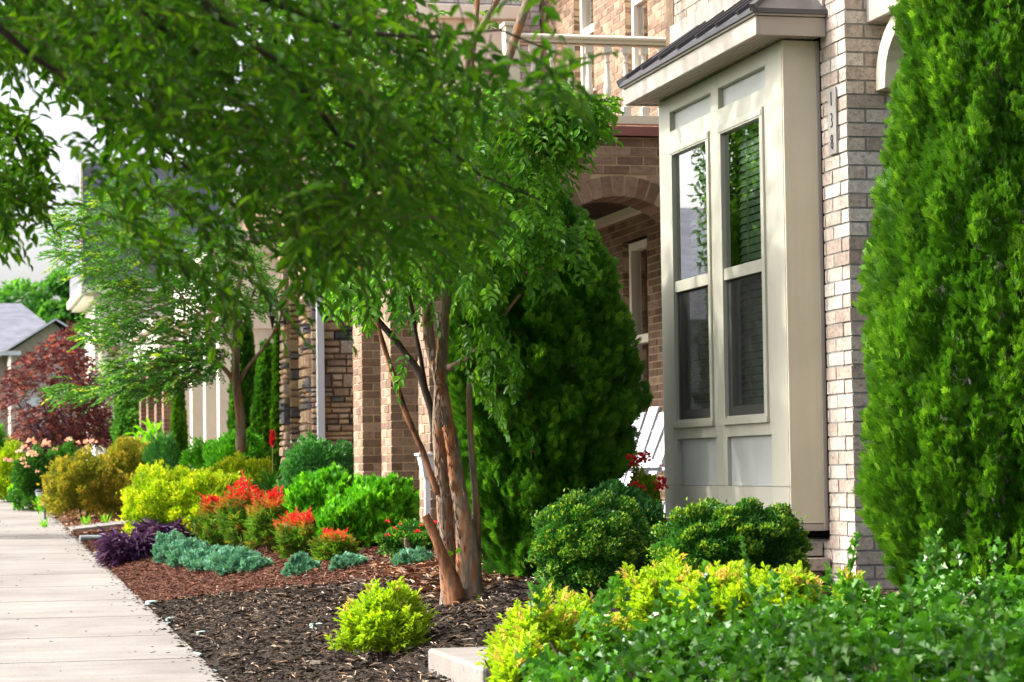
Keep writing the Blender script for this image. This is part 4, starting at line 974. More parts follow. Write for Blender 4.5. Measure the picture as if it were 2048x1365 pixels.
A = [(-60, -60), (880, -60), (840, 20), (820, 60), (880, 100), (960, 110), (920, 190), (820, 250), (920, 330), (1010, 400), (985, 460), (900, 510), (820, 560), (740, 590), (640, 590), (560, 520), (470, 500), (420, 440), (330, 440), (270, 400), (240, 320), (200, 230), (130, 150), (60, 110), (-60, 110)]
nearsp(A, 600, 5.6, 7.6, .85, 55, 11)
nearsp([(-60, -60), (320, -60), (280, 140), (150, 130), (60, 120), (-60, 120)], 90, 5.6, 7.6, .5, 60, 18)
nearsp([(0, -80), (760, -80), (760, 100), (800, 230), (860, 380), (820, 480), (640, 500), (480, 420), (340, 360), (250, 250), (150, 120), (0, 80)], 200, 5.0, 6.0, .8, 70, 12, ll=.046)
nearsp([(0, -60), (760, -60), (740, 300), (600, 380), (420, 340), (280, 200), (0, 40)], 60, 4.7, 5.2, .6, 80, 13, ll=.042, ln=.18)
nearsp([(900, 60), (1100, 60), (1180, 140), (1150, 200), (1000, 230), (900, 200)], 22, 4.8, 5.6, 0, 80, 14, dn=.25)
nearsp([(-60, 180), (20, 200), (70, 290), (100, 390), (90, 440), (30, 480), (-60, 480)], 95, 6.6, 7.6, .2, 50, 15, ll=.05, ln=.2)
nearsp([(150, 250), (240, 260), (260, 420), (330, 480), (240, 470), (180, 330)], 14, 5.6, 6.4, 0, 50, 16)
nearsp([(230, 470), (350, 470), (420, 540), (500, 560), (560, 580), (470, 600), (290, 500)], 14, 5.6, 6.6, 0, 50, 17, dn=1)
P3 = np.stack([rng.uniform(-2.6, .9, 420), rng.uniform(4.2, 8.2, 420), rng.uniform(3.5, 5.4, 420)], 1); v3 = P3-EYE; z3 = v3@FW; P3 = P3[(682.5-F_PX*(v3@CU)/z3 < -120) | (1024+F_PX*(v3@CR)/z3 < -250)]  # unseen extra foliage up and left, added to shade the visible boughs
sprays(ls, tw, P3, nrm(rdir(len(P3))-UP*.3), .24, 9, .075, .03, T_LEAF, droop=.35)
# rest of the crown, outside the frame
n = 500; P = np.array([-1.0, 4.6, 3.6])+rdir(n)*np.array([1.9, 2.2, 1.2])*(.4+.6*rng.random((n, 1)))
Pv = P-EYE; zz = Pv@FW; px = 1024+F_PX*(Pv@CR)/zz; py = 682.5-F_PX*(Pv@CU)/zz
ok = ~((zz > 0) & (px > -150) & (px < 2150) & (py > -100)); P = P[ok]
sprays(ls, tw, P, nrm(rdir(len(P))-UP*.4), .24, 9, .07, .026, T_LEAF, droop=.35)
ls.build('crown', M['l_near'], stt); tw.build('twigs', M['stem'], stt)

# ---- second crape myrtle
zt2 = 25.; tb2 = gpt(482, 870, zt2)
m2 = thing('crape_myrtle', 'smaller myrtle tree with smooth trunk before the cream pillars', 'tree', tb2)
k = MB()
limb(k, [(482, 905, 22), (482, 850, 20), (477, 800, 18), (472, 770, 17), (472, 700, 13), (468, 640, 11), (480, 560, 9), (500, 470, 7)], zt2, 9)
limb(k, [(474, 775, 13), (462, 755, 11), (445, 735, 10), (425, 725, 8), (380, 720, 6), (300, 735, 5), (200, 760, 4)], [25, 25, 25, 24.9, 24.8, 24.6, 24.4], 7)
limb(k, [(478, 765, 10), (495, 735, 8), (520, 705, 7), (545, 670, 6), (560, 640, 5), (575, 560, 4)], zt2, 7)
limb(k, [(472, 720, 8), (462, 690, 8), (440, 660, 6), (400, 630, 5), (330, 560, 4), (250, 500, 3)], zt2, 6)
limb(k, [(470, 640, 8), (440, 620, 6), (380, 600, 5), (300, 620, 4), (240, 640, 3)], 24.8, 6)
limb(k, [(470, 660, 7), (500, 600, 6), (530, 530, 5)], 25.2, 6)
put(m2, 'trunk', M['bark_myrtle'], k, smooth=True)
ls, tw = LS(), LS(); CM2 = np.array(tb2)+np.array([0, 0, 1.6])
def m2s(poly, n, z0, z1, h=.4, hs=30, seed=1):
    x, y = sample(poly, n, h, hs, seed); P = U(x, y, rng.uniform(z0, z1, n)); out = nrm(P-CM2); D = nrm(out*np.array([1, 1, .3])+rdir(n)*.5)
    sprays(ls, tw, P, D, .20, 9, .062, .034, T_SIMPLE, droop=.2, tips=(out[:, 0] < -.5)*(rng.random(n) < .12)*1., rnd0=rng.random(n), twr=.003)
m2s([(160, 400), (260, 390), (400, 440), (520, 520), (560, 620), (500, 640), (430, 600), (330, 590), (250, 610), (190, 560), (110, 520), (120, 430)], 1000, 24, 26.5, .5, 35, 21)
m2s([(230, 560), (420, 560), (500, 600), (470, 690), (400, 700), (320, 690), (230, 700), (160, 680)], 620, 24, 26, .5, 30, 22)
m2s([(100, 790), (150, 750), (230, 720), (330, 700), (430, 680), (460, 720), (420, 770), (350, 790), (250, 790), (180, 800)], 620, 23.8, 25.2, .4, 30, 23)
m2s([(200, 300), (330, 340), (560, 400), (640, 560), (560, 560), (400, 470), (200, 420)], 180, 24, 26, .4, 30, 24)
ls.build('crown', M['l_myrtle2'], m2); tw.build('twigs', M['stem'], m2)

# ---- conifers
def conifer(name, label, base, prof, mat, n, sz, group=None, T=T_FROND, nc=260, cr=.16, lump=.22, elong=2.2, seed=1, yr=1., tip=.5, stems=None, zfull=True, up=.9):
    """prof: list of (height fraction, radius); column of upright plume clumps"""
    base = np.array(base, float); root = thing(name, label, 'conifer', base, group)
    r = np.random.default_rng(seed); H = prof[-1][0]; hs_ = np.array([p[0] for p in prof]); rs_ = np.array([p[1] for p in prof])
    def surf(m, lo=0):
        z = r.uniform(0, 1, m*4)*H; keep = r.random(m*4) < np.interp(z, hs_, rs_)/rs_.max()+.06; z = z[keep][:m]; a = r.uniform(0, 2*np.pi, len(z)); return z, a
    z, a = surf(n); zc, ac_ = surf(nc); Rm = rs_.max()
    q = np.stack([a*Rm, z/elong], 1); c = np.stack([ac_*Rm, zc/elong], 1); amp = r.uniform(.4, 1, len(zc)); crr = cr*r.uniform(.7, 1.3, len(zc))
    best = np.zeros(len(z)); rid = np.zeros(len(z))
    for i in range(0, len(z), 3000):
        dx = q[i:i+3000, None, 0]-c[None, :, 0]; dx = (dx+np.pi*Rm) % (2*np.pi*Rm)-np.pi*Rm
        d = np.sqrt(dx**2+(q[i:i+3000, None, 1]-c[None, :, 1])**2)/crr[None]
        v = (1-np.minimum(d, 1)**2)*amp[None]; best[i:i+3000] = v.max(1); rid[i:i+3000] = v.argmax(1)
    dp = r.exponential(.07, len(z)).clip(0, .6)
    R = np.interp(z, hs_, rs_)*(1-lump*(1-best))*(1-dp)
    big = 1+.05*np.sin(a*3+z*2+seed)+.04*np.sin(a*5-z*3.3)
    R *= big
    P = base+np.stack([np.cos(a)*R, np.sin(a)*R*yr, z], 1)
    o = np.stack([np.cos(a), np.sin(a), np.zeros(len(a))], 1)
    D = nrm(o*.75+UP*up+rdir(len(a))*.45); Nn = nrm(np.cross(D, rdir(len(a)))+o*.3)
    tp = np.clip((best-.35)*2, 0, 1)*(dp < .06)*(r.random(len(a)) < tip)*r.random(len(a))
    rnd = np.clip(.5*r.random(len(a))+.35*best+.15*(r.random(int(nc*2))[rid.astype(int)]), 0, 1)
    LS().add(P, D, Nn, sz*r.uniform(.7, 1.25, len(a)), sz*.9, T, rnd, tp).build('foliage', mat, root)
    k = MB(); k.tube([base-(0, 0, .05), base+(0, 0, H*.5), base+(0, 0, H*.92)], [rs_.max()*.10, rs_.max()*.06, .01], 7)
    for s in range(0 if stems is None else stems):
        q2 = r.uniform(0, 6.28); k.tube([base+(math.cos(q2)*.05, math.sin(q2)*.05, -.05), base+(math.cos(q2)*rs_.max()*.35, math.sin(q2)*rs_.max()*.35, H*.22), base+(math.cos(q2)*rs_.max()*.45, math.sin(q2)*rs_.max()*.45, H*.6)], [.03, .025, .008], 6)
    put(root, 'trunk', M['bark_red' if stems else 'bark_dark'], k, smooth=True); return root
a1 = U(2035, 1150, 9.7); b1 = (a1[0], a1[1], float(gz(a1[0], a1[1])))
pxm = 9.7/F_PX
conifer('arborvitae', 'tall bright green arborvitae at the right edge before the brick corner', b1,
        [(0, .42), (.12, .50), (.35, .57), (.8, .59), (1.2, .585), (1.55, .55), (1.85, .49), (2.2, .47), (2.6, .445), (3.2, .37), (3.9, .22), (4.4, .04)], M['l_arb'], 64000, .060, nc=620, cr=.095, lump=.23, elong=2.2, seed=4, tip=.45, up=.95)
a2 = U(1085, 1100, 13.6); b2 = (a2[0]-.02, a2[1], float(gz(a2[0], a2[1])))
conifer('arborvitae', 'broad dark green arborvitae behind the myrtle trunk and porch', b2,
        [(0, .30), (.15, .40), (.48, .52), (.85, .56), (1.22, .56), (1.5, .52), (1.74, .45), (1.93, .35), (2.08, .24), (2.22, .10), (2.3, .03)], M['l_arbd'], 36000, .072, nc=460, cr=.10, lump=.33, elong=1.5, seed=7, tip=.5, stems=6)
for (px, pyt, w_, zc, lb, mt, sd) in ((488, 620, 55, 28., 'dark narrow arborvitae behind the small myrtle trunk', 'l_arbd', 11), (535, 690, 60, 27.6, 'shorter dark bushy arborvitae beside the stone pillar', 'l_arbd', 12), (562, 660, 22, 26.4, 'sliver of bright arborvitae touching the stone pillar', 'l_arb', 13), (358, 780, 22, 33, 'slim bright arborvitae at the end of the brown wall', 'l_arb', 14)):
    g = gpt(px, 880, zc); top = U(px, pyt, zc)[2]-g[2]; R = w_*zc/F_PX/2
    conifer('arborvitae', lb, g, [(0, R*.8), (top*.3, R), (top*.6, R*.9), (top*.85, R*.5), (top, .02)], M[mt], 5000, .09, nc=90, cr=R*.4, seed=sd, T=T_FROND_S)
# bird perched by the juniper comes later

# ================================================================== SHRUBS
def sh(name, label, cat, pxc, pyt, pyb, wpx, zc, mat, T, ll, lw, n, ry=None, **kw):
    g = gpt(pxc, pyb, zc); h = U(pxc, pyt, zc)[2]-g[2]; rx = wpx*zc/F_PX/2
    return shrub(name, label, cat, g, rx, (ry or rx), max(h, .08), M[mat], T, ll, lw, n, **kw)
# boxwoods by the bay
sh('boxwood', 'rounded glossy boxwood left of the bay, just right of the dark conifer', 'shrub', 1187, 978, 1198, 262, 11.9, 'l_box', T_OVAL, .020, .011, 28000, nc=80, cr=.24, lump=.2, wob=.07, tipf=tip_out(.35, .45), depth=.10, group='boxwoods by the bay window')
sh('boxwood', 'wide spreading boxwood directly under the bay window', 'shrub', 1466, 988, 1165, 350, 10.9, 'l_box', T_OVAL, .020, .011, 34000, nc=90, cr=.22, lump=.26, wob=.08, tipf=tip_out(.5, .45), depth=.10, ry=.26, group='boxwoods by the bay window')
sh('rose_bush', 'leafy rose bush topped with red blooms beside the bay', 'shrub', 1240, 960, 1100, 240, 12.9, 'l_blue', T_OVAL, .032, .020, 9000, nc=50, cr=.3, lump=.3)
rb = sh('rose_bush', 'taller rose with clustered red blooms in front of the white chairs', 'shrub', 1292, 915, 1030, 85, 13.6, 'l_char', T_OVAL, .030, .018, 2600, nc=20, cr=.4, lump=.35, stems=True)
def blooms(root, pts, zc, mat, sz=.03, n=14, spread=.02):
    for (x, y, q) in pts:
        ls = LS()
        p = U(x, y, zc+random.uniform(-.05, .05)); m_ = int(n*q)
        d = rdir(m_); d[:, 2] = np.abs(d[:, 2])*.8
        ls.add(p+d*spread*q, nrm(d+rdir(m_)*.3), nrm(np.cross(d, rdir(m_))), sz*q, sz*.8*q, T_OVAL)
        ls.build('bloom', mat, root)
blooms(rb, [(1262, 918, 1), (1272, 925, 1), (1280, 915, 1), (1290, 912, 1), (1268, 932, .9), (1285, 926, 1), (1292, 922, .8), (1325, 935, .6), (1268, 972, .8), (1280, 978, .9), (1322, 965, 1.1), (1325, 975, 1.1), (1318, 980, .8), (1276, 965, .5)], 13.25, M['petal_red'], .022, 16, .016)
# golden spirea
sp_t = lambda P, base, h, best, dp, d: ((best > .35)*(dp < .08)*(d[:, 2] > .25)*(rng.random(len(P)) < .38)).astype(float)
sh('spirea', 'single golden lime spirea alone in the dark mulch', 'shrub', 768, 1160, 1294, 205, 11.9, 'l_spirea', T_LEAF, .036, .018, 1150, nc=40, cr=.34, lump=.42, tipf=sp_t, upw=.9, cz=.38, shoot=8, slen=.085)
for (a, b, c_, d_, e, lb) in ((1075, 1190, 1345, 210, 9.3, 'golden spirea spilling over the concrete step at its left end'), (1150, 1180, 1330, 220, 9.5, 'golden spirea behind the left end of the holly hedge'), (1335, 1120, 1300, 230, 9.9, 'tallest golden spirea with coppery tops between the two boxwoods'), (1470, 1135, 1300, 230, 9.6, 'coppery topped spirea below the wide boxwood'), (1580, 1150, 1300, 150, 9.4, 'low spirea between wide boxwood and hedge top'), (1045, 1275, 1420, 190, 8.6, 'front golden spirea at the bottom edge below the step')):
    sh('spirea', lb, 'shrub', a, b, c_, d_, e, 'l_spirea', T_LEAF, .036, .018, 850, nc=30, cr=.36, lump=.45, tipf=sp_t, upw=.9, shoot=8, slen=.085, group='golden spireas beside the hedge')
sh('spirea', 'small spirea sprig rising against the brick corner', 'shrub', 1700, 1145, 1240, 60, 9.6, 'l_spirea', T_LEAF, .03, .014, 90, shoot=8, nc=12, cr=.4, lump=.4, tipf=sp_t, upw=.9)
# holly hedge: dense mass of glossy spiny leaves
hb = (2.5, 7.1, float(gz(2.5, 7.1)))
hd = thing('holly_hedge', 'long low hedge of glossy spiny holly across the bottom right', 'hedge', hb)
def htop(X, Y): return 1.085+.035*np.sin(X*5+Y*2)+.03*np.sin(X*11-Y*7)+.05*np.clip((X-2.4), -1, 2)+.06*np.clip(X-2.9, 0, 1.2)+.02*np.sin(Y*17+X*5)
ls, tw = LS(), LS()
n = 13500; r = np.random.default_rng(31)
X = r.uniform(1.35, 4.4, n); Y = r.uniform(4.6, 8.75, n)
e1 = 1.92-.05*(Y-6.5)+.06*np.sin(Y*5)                         # left face of the hedge
yb = np.interp(X, [1.7, 2.2, 2.8, 3.2, 4.4], [7.6, 7.9, 8.35, 8.6, 8.6])
keep = (X > e1) & (Y < yb); X = X[keep]; Y = Y[keep]; n = len(X)
ed = np.minimum(X-e1[keep], yb[keep]-Y); T_ = htop(X, Y)-.42*np.exp(-ed/.09)
nc = 520; cx = r.uniform(1.3, 4.4, nc); cy = r.uniform(4.6, 8.75, nc); am = r.uniform(.2, 1, nc); cr_ = r.uniform(.07, .16, nc)
best = np.zeros(n)
for i in range(0, n, 2000):
    d = np.sqrt((X[i:i+2000, None]-cx)**2+(Y[i:i+2000, None]-cy)**2)/cr_; best[i:i+2000] = ((1-np.minimum(d, 1)**2)*am).max(1)
dep = r.exponential(.05, n).clip(0, .5)
Z = T_-.17*(1-best)-dep
P = np.stack([X, Y, Z], 1)
ax = nrm(UP+rdir(n)*.45); e1_ = nrm(np.cross(ax, rdir(n))); e2_ = np.cross(ax, e1_); a0_ = r.uniform(0, 6.28, n); szr = r.uniform(.65, 1.2, n)
for kx in range(4):
    aa_ = a0_+kx*1.75; Dr = e1_*np.cos(aa_)[:, None]+e2_*np.sin(aa_)[:, None]
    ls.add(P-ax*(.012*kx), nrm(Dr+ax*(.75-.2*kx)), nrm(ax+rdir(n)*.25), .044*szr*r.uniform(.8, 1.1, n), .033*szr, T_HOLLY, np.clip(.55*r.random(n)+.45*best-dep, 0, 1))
# faces towards walk and camera
n2 = 3800; Yf = r.uniform(4.6, 7.9, n2); Xf = 1.92-.05*(Yf-6.5)+.06*np.sin(Yf*5)+r.exponential(.04, n2); Zf = gz(Xf, Yf)+r.random(n2)*(htop(Xf, Yf)-.1-gz(Xf, Yf)); P = np.stack([Xf, Yf, Zf], 1)
ls.add(P, nrm(rdir(n2)-np.array([.6, .3, 0])+UP*.3), nrm(np.array([-1, -.3, .5])+rdir(n2)*.5), .040, .030, T_HOLLY)
# upright shoots
ns = 150; Xs = r.uniform(1.95, 4.3, ns); Ys = r.uniform(5.2, 8.2, ns)
Ps = np.stack([Xs, Ys, htop(Xs, Ys)-.06], 1)
sprays(ls, tw, Ps, UP+rdir(ns)*.35, .10, 7, .038, .028, T_HOLLY, droop=0, sidew=1.2, twr=.0022)
Ps = np.stack([U(1865, 1170, 8.3), U(1700, 1150, 8.3), U(1500, 1170, 8.3), U(1870, 1150, 8.2), U(1850, 1190, 8.25), U(1990, 1160, 8.2), U(1410, 1230, 7.9)]); sprays(ls, tw, np.repeat(Ps, 2, 0), np.tile(UP, (14, 1))+rdir(14)*.3, .14, 9, .036, .026, T_HOLLY, droop=0, sidew=1.2, twr=.0022)
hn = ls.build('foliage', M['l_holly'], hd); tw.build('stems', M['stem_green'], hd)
for i in range(26):
    x = random.uniform(2., 4.2); y = random.uniform(5, 8.1); g = float(gz(x, y)); put(hd, 'branch', M['stem'], MB().tube([(x, y, g-.03), (x+random.uniform(-.08, .08), y+random.uniform(-.08, .08), (g+htop(x, y))/2), (x+random.uniform(-.15, .15), y+random.uniform(-.15, .15), htop(x, y)-.1)], [.009, .007, .003], 5))
# chartreuse masses
for (a, b, c_, d_, e, lb) in ((345, 925, 1052, 235, 23.5, 'large chartreuse shrub nearest the walk beside the purple plant'), (485, 910, 1040, 200, 24.2, 'large chartreuse shrub behind the red nandinas'), (425, 940, 1045, 190, 23.2, 'middle chartreuse shrub between its two larger neighbours')):
    sh('golden_shrub', lb, 'shrub', a, b, c_, d_, e, 'l_char', T_SIMPLE, .042, .022, 15000, nc=90, cr=.22, lump=.24, tipf=tip_out(.4, .5), group='chartreuse shrubs in the middle bed', cz=.42)
for (a, b, c_, d_, e, lb) in ((170, 895, 1002, 170, 31, 'bronze leaved shrub nearest the far walk'), (255, 872, 998, 150, 32, 'taller bronze leaved shrub behind the chartreuse shrub')):
    sh('bronze_shrub', lb, 'shrub', a, b, c_, d_, e, 'l_bronze', T_SIMPLE, .052, .026, 11000, nc=80, cr=.24, lump=.26, tipf=tip_out(.4, .5), group='bronze shrubs by the far walk')
sh('boxwood', 'dense clipped green mound before the cream pillars', 'shrub', 475, 852, 960, 140, 26.5, 'l_feather', T_SIMPLE, .05, .02, 9000, nc=70, cr=.25, lump=.2)
sh('boxwood', 'smaller green mound left of the clipped mound', 'shrub', 402, 872, 950, 90, 27.5, 'l_feather', T_SIMPLE, .05, .02, 5000, nc=50, cr=.25, lump=.2)
sh('rosemary', 'blue green upright bush behind the bronze shrubs', 'shrub', 325, 860, 950, 100, 29.5, 'l_blue', T_SIMPLE, .07, .012, 6000, nc=50, cr=.25, lump=.25, upw=1.1)
sh('holly_bush', 'blue green leafy bush in front of the stone wall', 'shrub', 640, 868, 1000, 185, 22., 'l_blue', T_OVAL, .038, .024, 9000, nc=70, cr=.25, lump=.24)
sh('holly_bush', 'small leafy bush with yellow tips below the downspout', 'shrub', 690, 880, 980, 90, 22.6, 'l_blue', T_OVAL, .036, .022, 3000, nc=40, cr=.3, lump=.4, tipf=tip_top(.6, .3, .5))
for (a, b, c_, d_, e, lb) in ((652, 930, 1075, 150, 19.3, 'bright feathery green conifer mound left of the brick piers'), (765, 950, 1085, 150, 18.4, 'bright feathery green conifer mound before the brick piers'), (700, 1000, 1090, 130, 18.3, 'lower feathery mound between the two taller ones')):
    sh('dwarf_cypress', lb, 'shrub', a, b, c_, d_, e, 'l_feather', T_FROND_S, .085, .06, 4200, nc=60, cr=.26, lump=.3, tipf=tip_out(.5, .4), upw=.9, group='feathery green mounds')
sh('rose_bush', 'low rose bush with fading red buds behind the third juniper', 'shrub', 815, 1045, 1112, 130, 16.8, 'l_box', T_OVAL, .034, .018, 2600, nc=30, cr=.35, lump=.4, tipf=tip_out(.15, .4))
blooms([o for o in bpy.data.objects if o.name.startswith('rose_bush')][-1], [(775, 1045, .8), (790, 1058, .7), (775, 1072, .8), (835, 1065, .9), (842, 1052, .6), (868, 1048, 1), (800, 1050, .5)], 16.6, M['petal_red'], .02, 12, .012)
# nandinas
nt_ = lambda P, base, h, best, dp, d: np.where((P[:, 2]-base[2] > h*(.50+.15*rng.random(len(P)))) & (rng.random(len(P)) < .92), np.clip(((P[:, 2]-base[2])/h-.48)*3.0, .05, 1), (rng.random(len(P)) < .12)*.3)
for (a, b, c_, d_, e, lb) in ((432, 982, 1062, 92, 21.2, 'leftmost red tipped nandina'), (484, 962, 1068, 118, 20.6, 'second red tipped nandina from the left, behind the tallest'), (543, 975, 1085, 128, 19.8, 'largest red tipped nandina in the middle of its row'), (606, 1028, 1110, 118, 18.4, 'red tipped nandina right of the largest one'), (667, 1070, 1120, 88, 17.6, 'smallest orange and red nandina at the right end')):
    sh('nandina', lb, 'shrub', a, b, c_, d_, e, 'l_nan', T_LEAF, .052, .014, 640, nc=30, cr=.34, lump=.42, shoot=8, slen=.11, tipf=nt_, upw=1.3, rnd_w=.6, outw=.6, group='red tipped nandinas')
# junipers
for (a, b, c_, d_, e, lb) in ((340, 1064, 1106, 80, 21.3, 'far end mound of the blue juniper drift'), (375, 1076, 1120, 100, 20.5, 'second mound of the blue juniper drift'), (425, 1088, 1136, 125, 19.5, 'middle mound of the blue juniper drift'), (475, 1096, 1149, 120, 18.6, 'near end mound of the blue juniper drift'), (512, 1118, 1148, 62, 18.3, 'small trailing tip of the blue juniper drift'),
        (602, 1112, 1153, 70, 17.0, 'first small separate blue juniper, below the nandinas'), (700, 1112, 1153, 80, 16.6, 'second small separate blue juniper'), (828, 1104, 1152, 84, 15.8, 'third small blue juniper beside the tree trunk')):
    sh('blue_juniper', lb, 'shrub', a, b, c_, d_, e, 'l_jun', T_FROND_S, .042, .03, 4200, nc=60, cr=.22, lump=.34, upw=.9, cz=.25, wob=.22, group='blue junipers', tipf=None)
# purple heart plants
for (px_, py_, w2, zc, lb) in ((258, 1086, 95, 22.4, 'left clump of purple strap leaved plant by the walk'), (322, 1080, 85, 22.8, 'right clump of purple strap leaved plant against the juniper')):
    g = gpt(px_, py_, zc); root = thing('purple_heart', lb, 'plant', g, 'purple strap leaved plants'); ls = LS(); n = 520
    a = rng.uniform(0, 6.28, n); rr_ = np.sqrt(rng.random(n))*w2*zc/F_PX/2*.9; P = g+np.stack([np.cos(a)*rr_, np.sin(a)*rr_, rng.uniform(.02, .24, n)], 1)
    D = nrm(np.stack([np.cos(a), np.sin(a), rng.uniform(-.5, 1.0, n)], 1)+rdir(n)*.5); ls.add(P, D, UP+rdir(n)*.4, rng.uniform(.10, .20, n), .032, T_BLADE); ls.build('leaves', M['l_purple'], root)
# hosta-like lime plant, roses and filler at far left
sh('sumac', 'lime green plant with feathery arching leaves before the brown piers', 'plant', 300, 828, 900, 110, 33., 'l_lime', T_LEAF, .16, .05, 420, nc=24, cr=.4, lump=.5, upw=.3)
rb2 = sh('rose_bush', 'pink rose bush beside the far end of the walk', 'shrub', 75, 885, 985, 120, 34., 'l_box', T_SIMPLE, .055, .03, 6500, nc=50, cr=.3, lump=.35)
blooms(rb2, [(62, 885, 1.5), (92, 893, 1.4), (50, 897, 1.2), (64, 912, 1.7), (93, 886, 1.2), (15, 923, 1.4), (45, 920, 1), (55, 935, .9), (38, 905, 1), (110, 900, .8), (75, 945, .8), (137, 882, 1.1), (155, 888, 1.), (175, 886, 1.3), (188, 885, 1.1), (48, 928, .9)], 33.3, M['petal_pink'], .034, 12, .024)
sh('golden_shrub', 'yellow shrub at the far left edge', 'shrub', 20, 880, 975, 90, 37., 'l_char', T_SIMPLE, .06, .03, 4500, nc=40, cr=.3, lump=.3)
sh('creeping_plant', 'fresh green plant spilling onto the walk behind the path lights', 'plant', 62, 945, 1002, 90, 34.5, 'l_lime', T_SIMPLE, .07, .045, 1700, nc=30, cr=.35, lump=.4)
sh('creeping_plant', 'green tuft at the far left edge of the walk', 'plant', 8, 940, 985, 60, 38, 'l_blue', T_SIMPLE, .07, .03, 1800, nc=30, cr=.35, lump=.4)
sh('creeping_plant', 'small weed tuft at the corner of the walk', 'plant', 88, 985, 1012, 36, 32, 'l_lime', T_BLADE, .09, .012, 160, nc=10, cr=.5, lump=.5, stems=False, upw=1)
sh('rose_bush', 'green bush behind the pink rose bush', 'shrub', 130, 885, 980, 110, 36, 'l_box', T_SIMPLE, .06, .03, 5500, nc=50, cr=.3, lump=.35)
for q, (x, y) in enumerate(((172, 1003), (213, 1000), (90, 1010))):
    g = gpt(x, y, 29.5); root = thing('lily_tuft', ['pale grass tuft at the near edge of the bronze shrub', 'pale grass tuft nearest the chartreuse shrub', 'thin grass tuft by the walk corner'][q], 'plant', g); n = 14
    LS().add(np.repeat(g[None], n, 0)+rdir(n)*.02, nrm(UP+rdir(n)*.5), rdir(n), .16, .014, T_BLADE).build('leaves', M['l_lime'], root)
# canna-like red flower spike
g = gpt(545, 930, 23.6); root = thing('red_flower_spike', 'red flower spike standing before the stone pillar', 'plant', g); k = MB(); p = U(545, 868, 23.6); k.tube([g, p-(0, 0, .12)], [.008, .006], 5); put(root, 'stalk', M['stem_green'], k)
n = 60; LS().add(np.repeat(g[None], 40, 0)+rng.uniform(0, .5, (40, 1))*UP+rdir(40)*.04, nrm(UP+rdir(40)*.8), rdir(40), .22, .05, T_LEAF).build('leaves', M['l_box'], root)
t = rng.random(n); LS().add(np.stack([p-np.array([.0, 0, .14])*q+rdir(1)[0]*.012 for q in t]), nrm(UP+rdir(n)*.5), rdir(n), .055, .025, T_OVAL).build('petals', M['petal_red'], root)
# red maple
zm = 46.; g = gpt(125, 900, zm); mp = thing('japanese_maple', 'burgundy leaved maple with lacy spreading layers at far left', 'tree', g); k = MB()
for q in range(9):
    a = rng.uniform(0, 6.28); rr_ = rng.uniform(.4, 1.1); k.tube([g, g+np.array([math.cos(a)*rr_*.4, math.sin(a)*rr_*.4, .8]), g+np.array([math.cos(a)*rr_, math.sin(a)*rr_, rng.uniform(1.2, 2.2)])], [.06, .035, .01], 6)
put(mp, 'trunk', M['bark_dark'], k, smooth=True)
ls, tw = LS(), LS()
def mpl(poly, n, seed, h=.4):
    x, y = sample(poly, n, h, 22, seed); P = U(x, y, rng.uniform(zm-1.2, zm+1.2, n)); D = nrm((P-g-np.array([0, 0, 1.2]))*np.array([1, 1, .3])+rdir(n)*.5)
    sprays(ls, tw, P, D, .18, 9, .075, .038, T_SIMPLE, droop=.4, jit=.6, tips=(rng.random(n) < .25)*1., rnd0=rng.random(n), twr=.003)
mpl([(30, 725), (70, 705), (95, 690), (125, 665), (150, 650), (155, 690), (185, 730), (200, 800), (230, 850), (190, 890), (100, 900), (30, 880), (10, 850), (15, 770)], 1500, 41, .9)
mpl([(180, 690), (225, 680), (235, 720), (200, 740)], 50, 42)
mpl([(100, 760), (240, 760), (270, 860), (230, 890), (60, 890)], 700, 43, .8)
ls.build('crown', M['l_maple'], mp); tw.build('twigs', M['stem'], mp)
sh('evergreen_shrub', 'dark green shrub right of the burgundy maple', 'shrub', 262, 770, 900, 80, 44, 'l_bg', T_SIMPLE, .10, .06, 5000, nc=50, cr=.3, lump=.3)
sh('evergreen_shrub', 'dark green mass at the left edge under the maple', 'shrub', -10, 850, 930, 90, 50, 'l_bg', T_SIMPLE, .10, .06, 4000, nc=50, cr=.3, lump=.3)
# background trees
def bgtree(label, px_, pyt, wpx, zc, n, seed, sz=.42):
    g = gpt(px_, 900, zc); top = U(px_, pyt, zc)[2]-g[2]; R = wpx*zc/F_PX/2; root = thing('deciduous_tree', label, 'tree', g, 'trees beyond the far houses')
    k = MB(); k.tube([g, g+(0, 0, top*.4), g+(.3, 0, top*.8)], [R*.09, R*.06, R*.02], 8)
    for i in range(8):
        a = i*.8; k.tube([g+(0, 0, top*(.3+.05*i)), g+(math.cos(a)*R*.6, math.sin(a)*R*.6, top*(.5+.04*i))], [R*.04, R*.012], 6)
    put(root, 'trunk', M['bark_dark'], k, smooth=True)
    ls = LS(); r = np.random.default_rng(seed); nb = 38
    for i in range(nb):
        d = nrm(r.normal(size=3)); c = g+np.array([0, 0, top*.62])+d*np.array([R, R, top*.38])*r.uniform(.45, .95); br = R*r.uniform(.2, .36); m_ = n//nb
        q = rdir(m_); LS.add(ls, c+q*br*(.6+.5*r.random((m_, 1)))*np.array([1, 1, .75]), nrm(q+rdir(m_)*.6), nrm(q+UP+rdir(m_)*.5), sz*r.uniform(.6, 1.1, m_), sz*.6, T_SIMPLE, np.clip(r.random(m_)*.7+.3*q[:, 2], 0, 1))
    ls.build('crown', M['l_bg'], root)
bgtree('rounded far tree over the hipped roof', 20, 545, 230, 125, 9000, 51); bgtree('far tree between hipped roof and pilaster house', 150, 515, 150, 118, 8000, 52); bgtree('far tree behind the pilaster house', 215, 560, 120, 130, 6000, 53, .4)
bgtree('far tree lower at the left', 90, 570, 120, 140, 5000, 54)
bgtree('far tree seen low between pilaster house and colonnade', 245, 620, 60, 75, 3500, 55, .22)
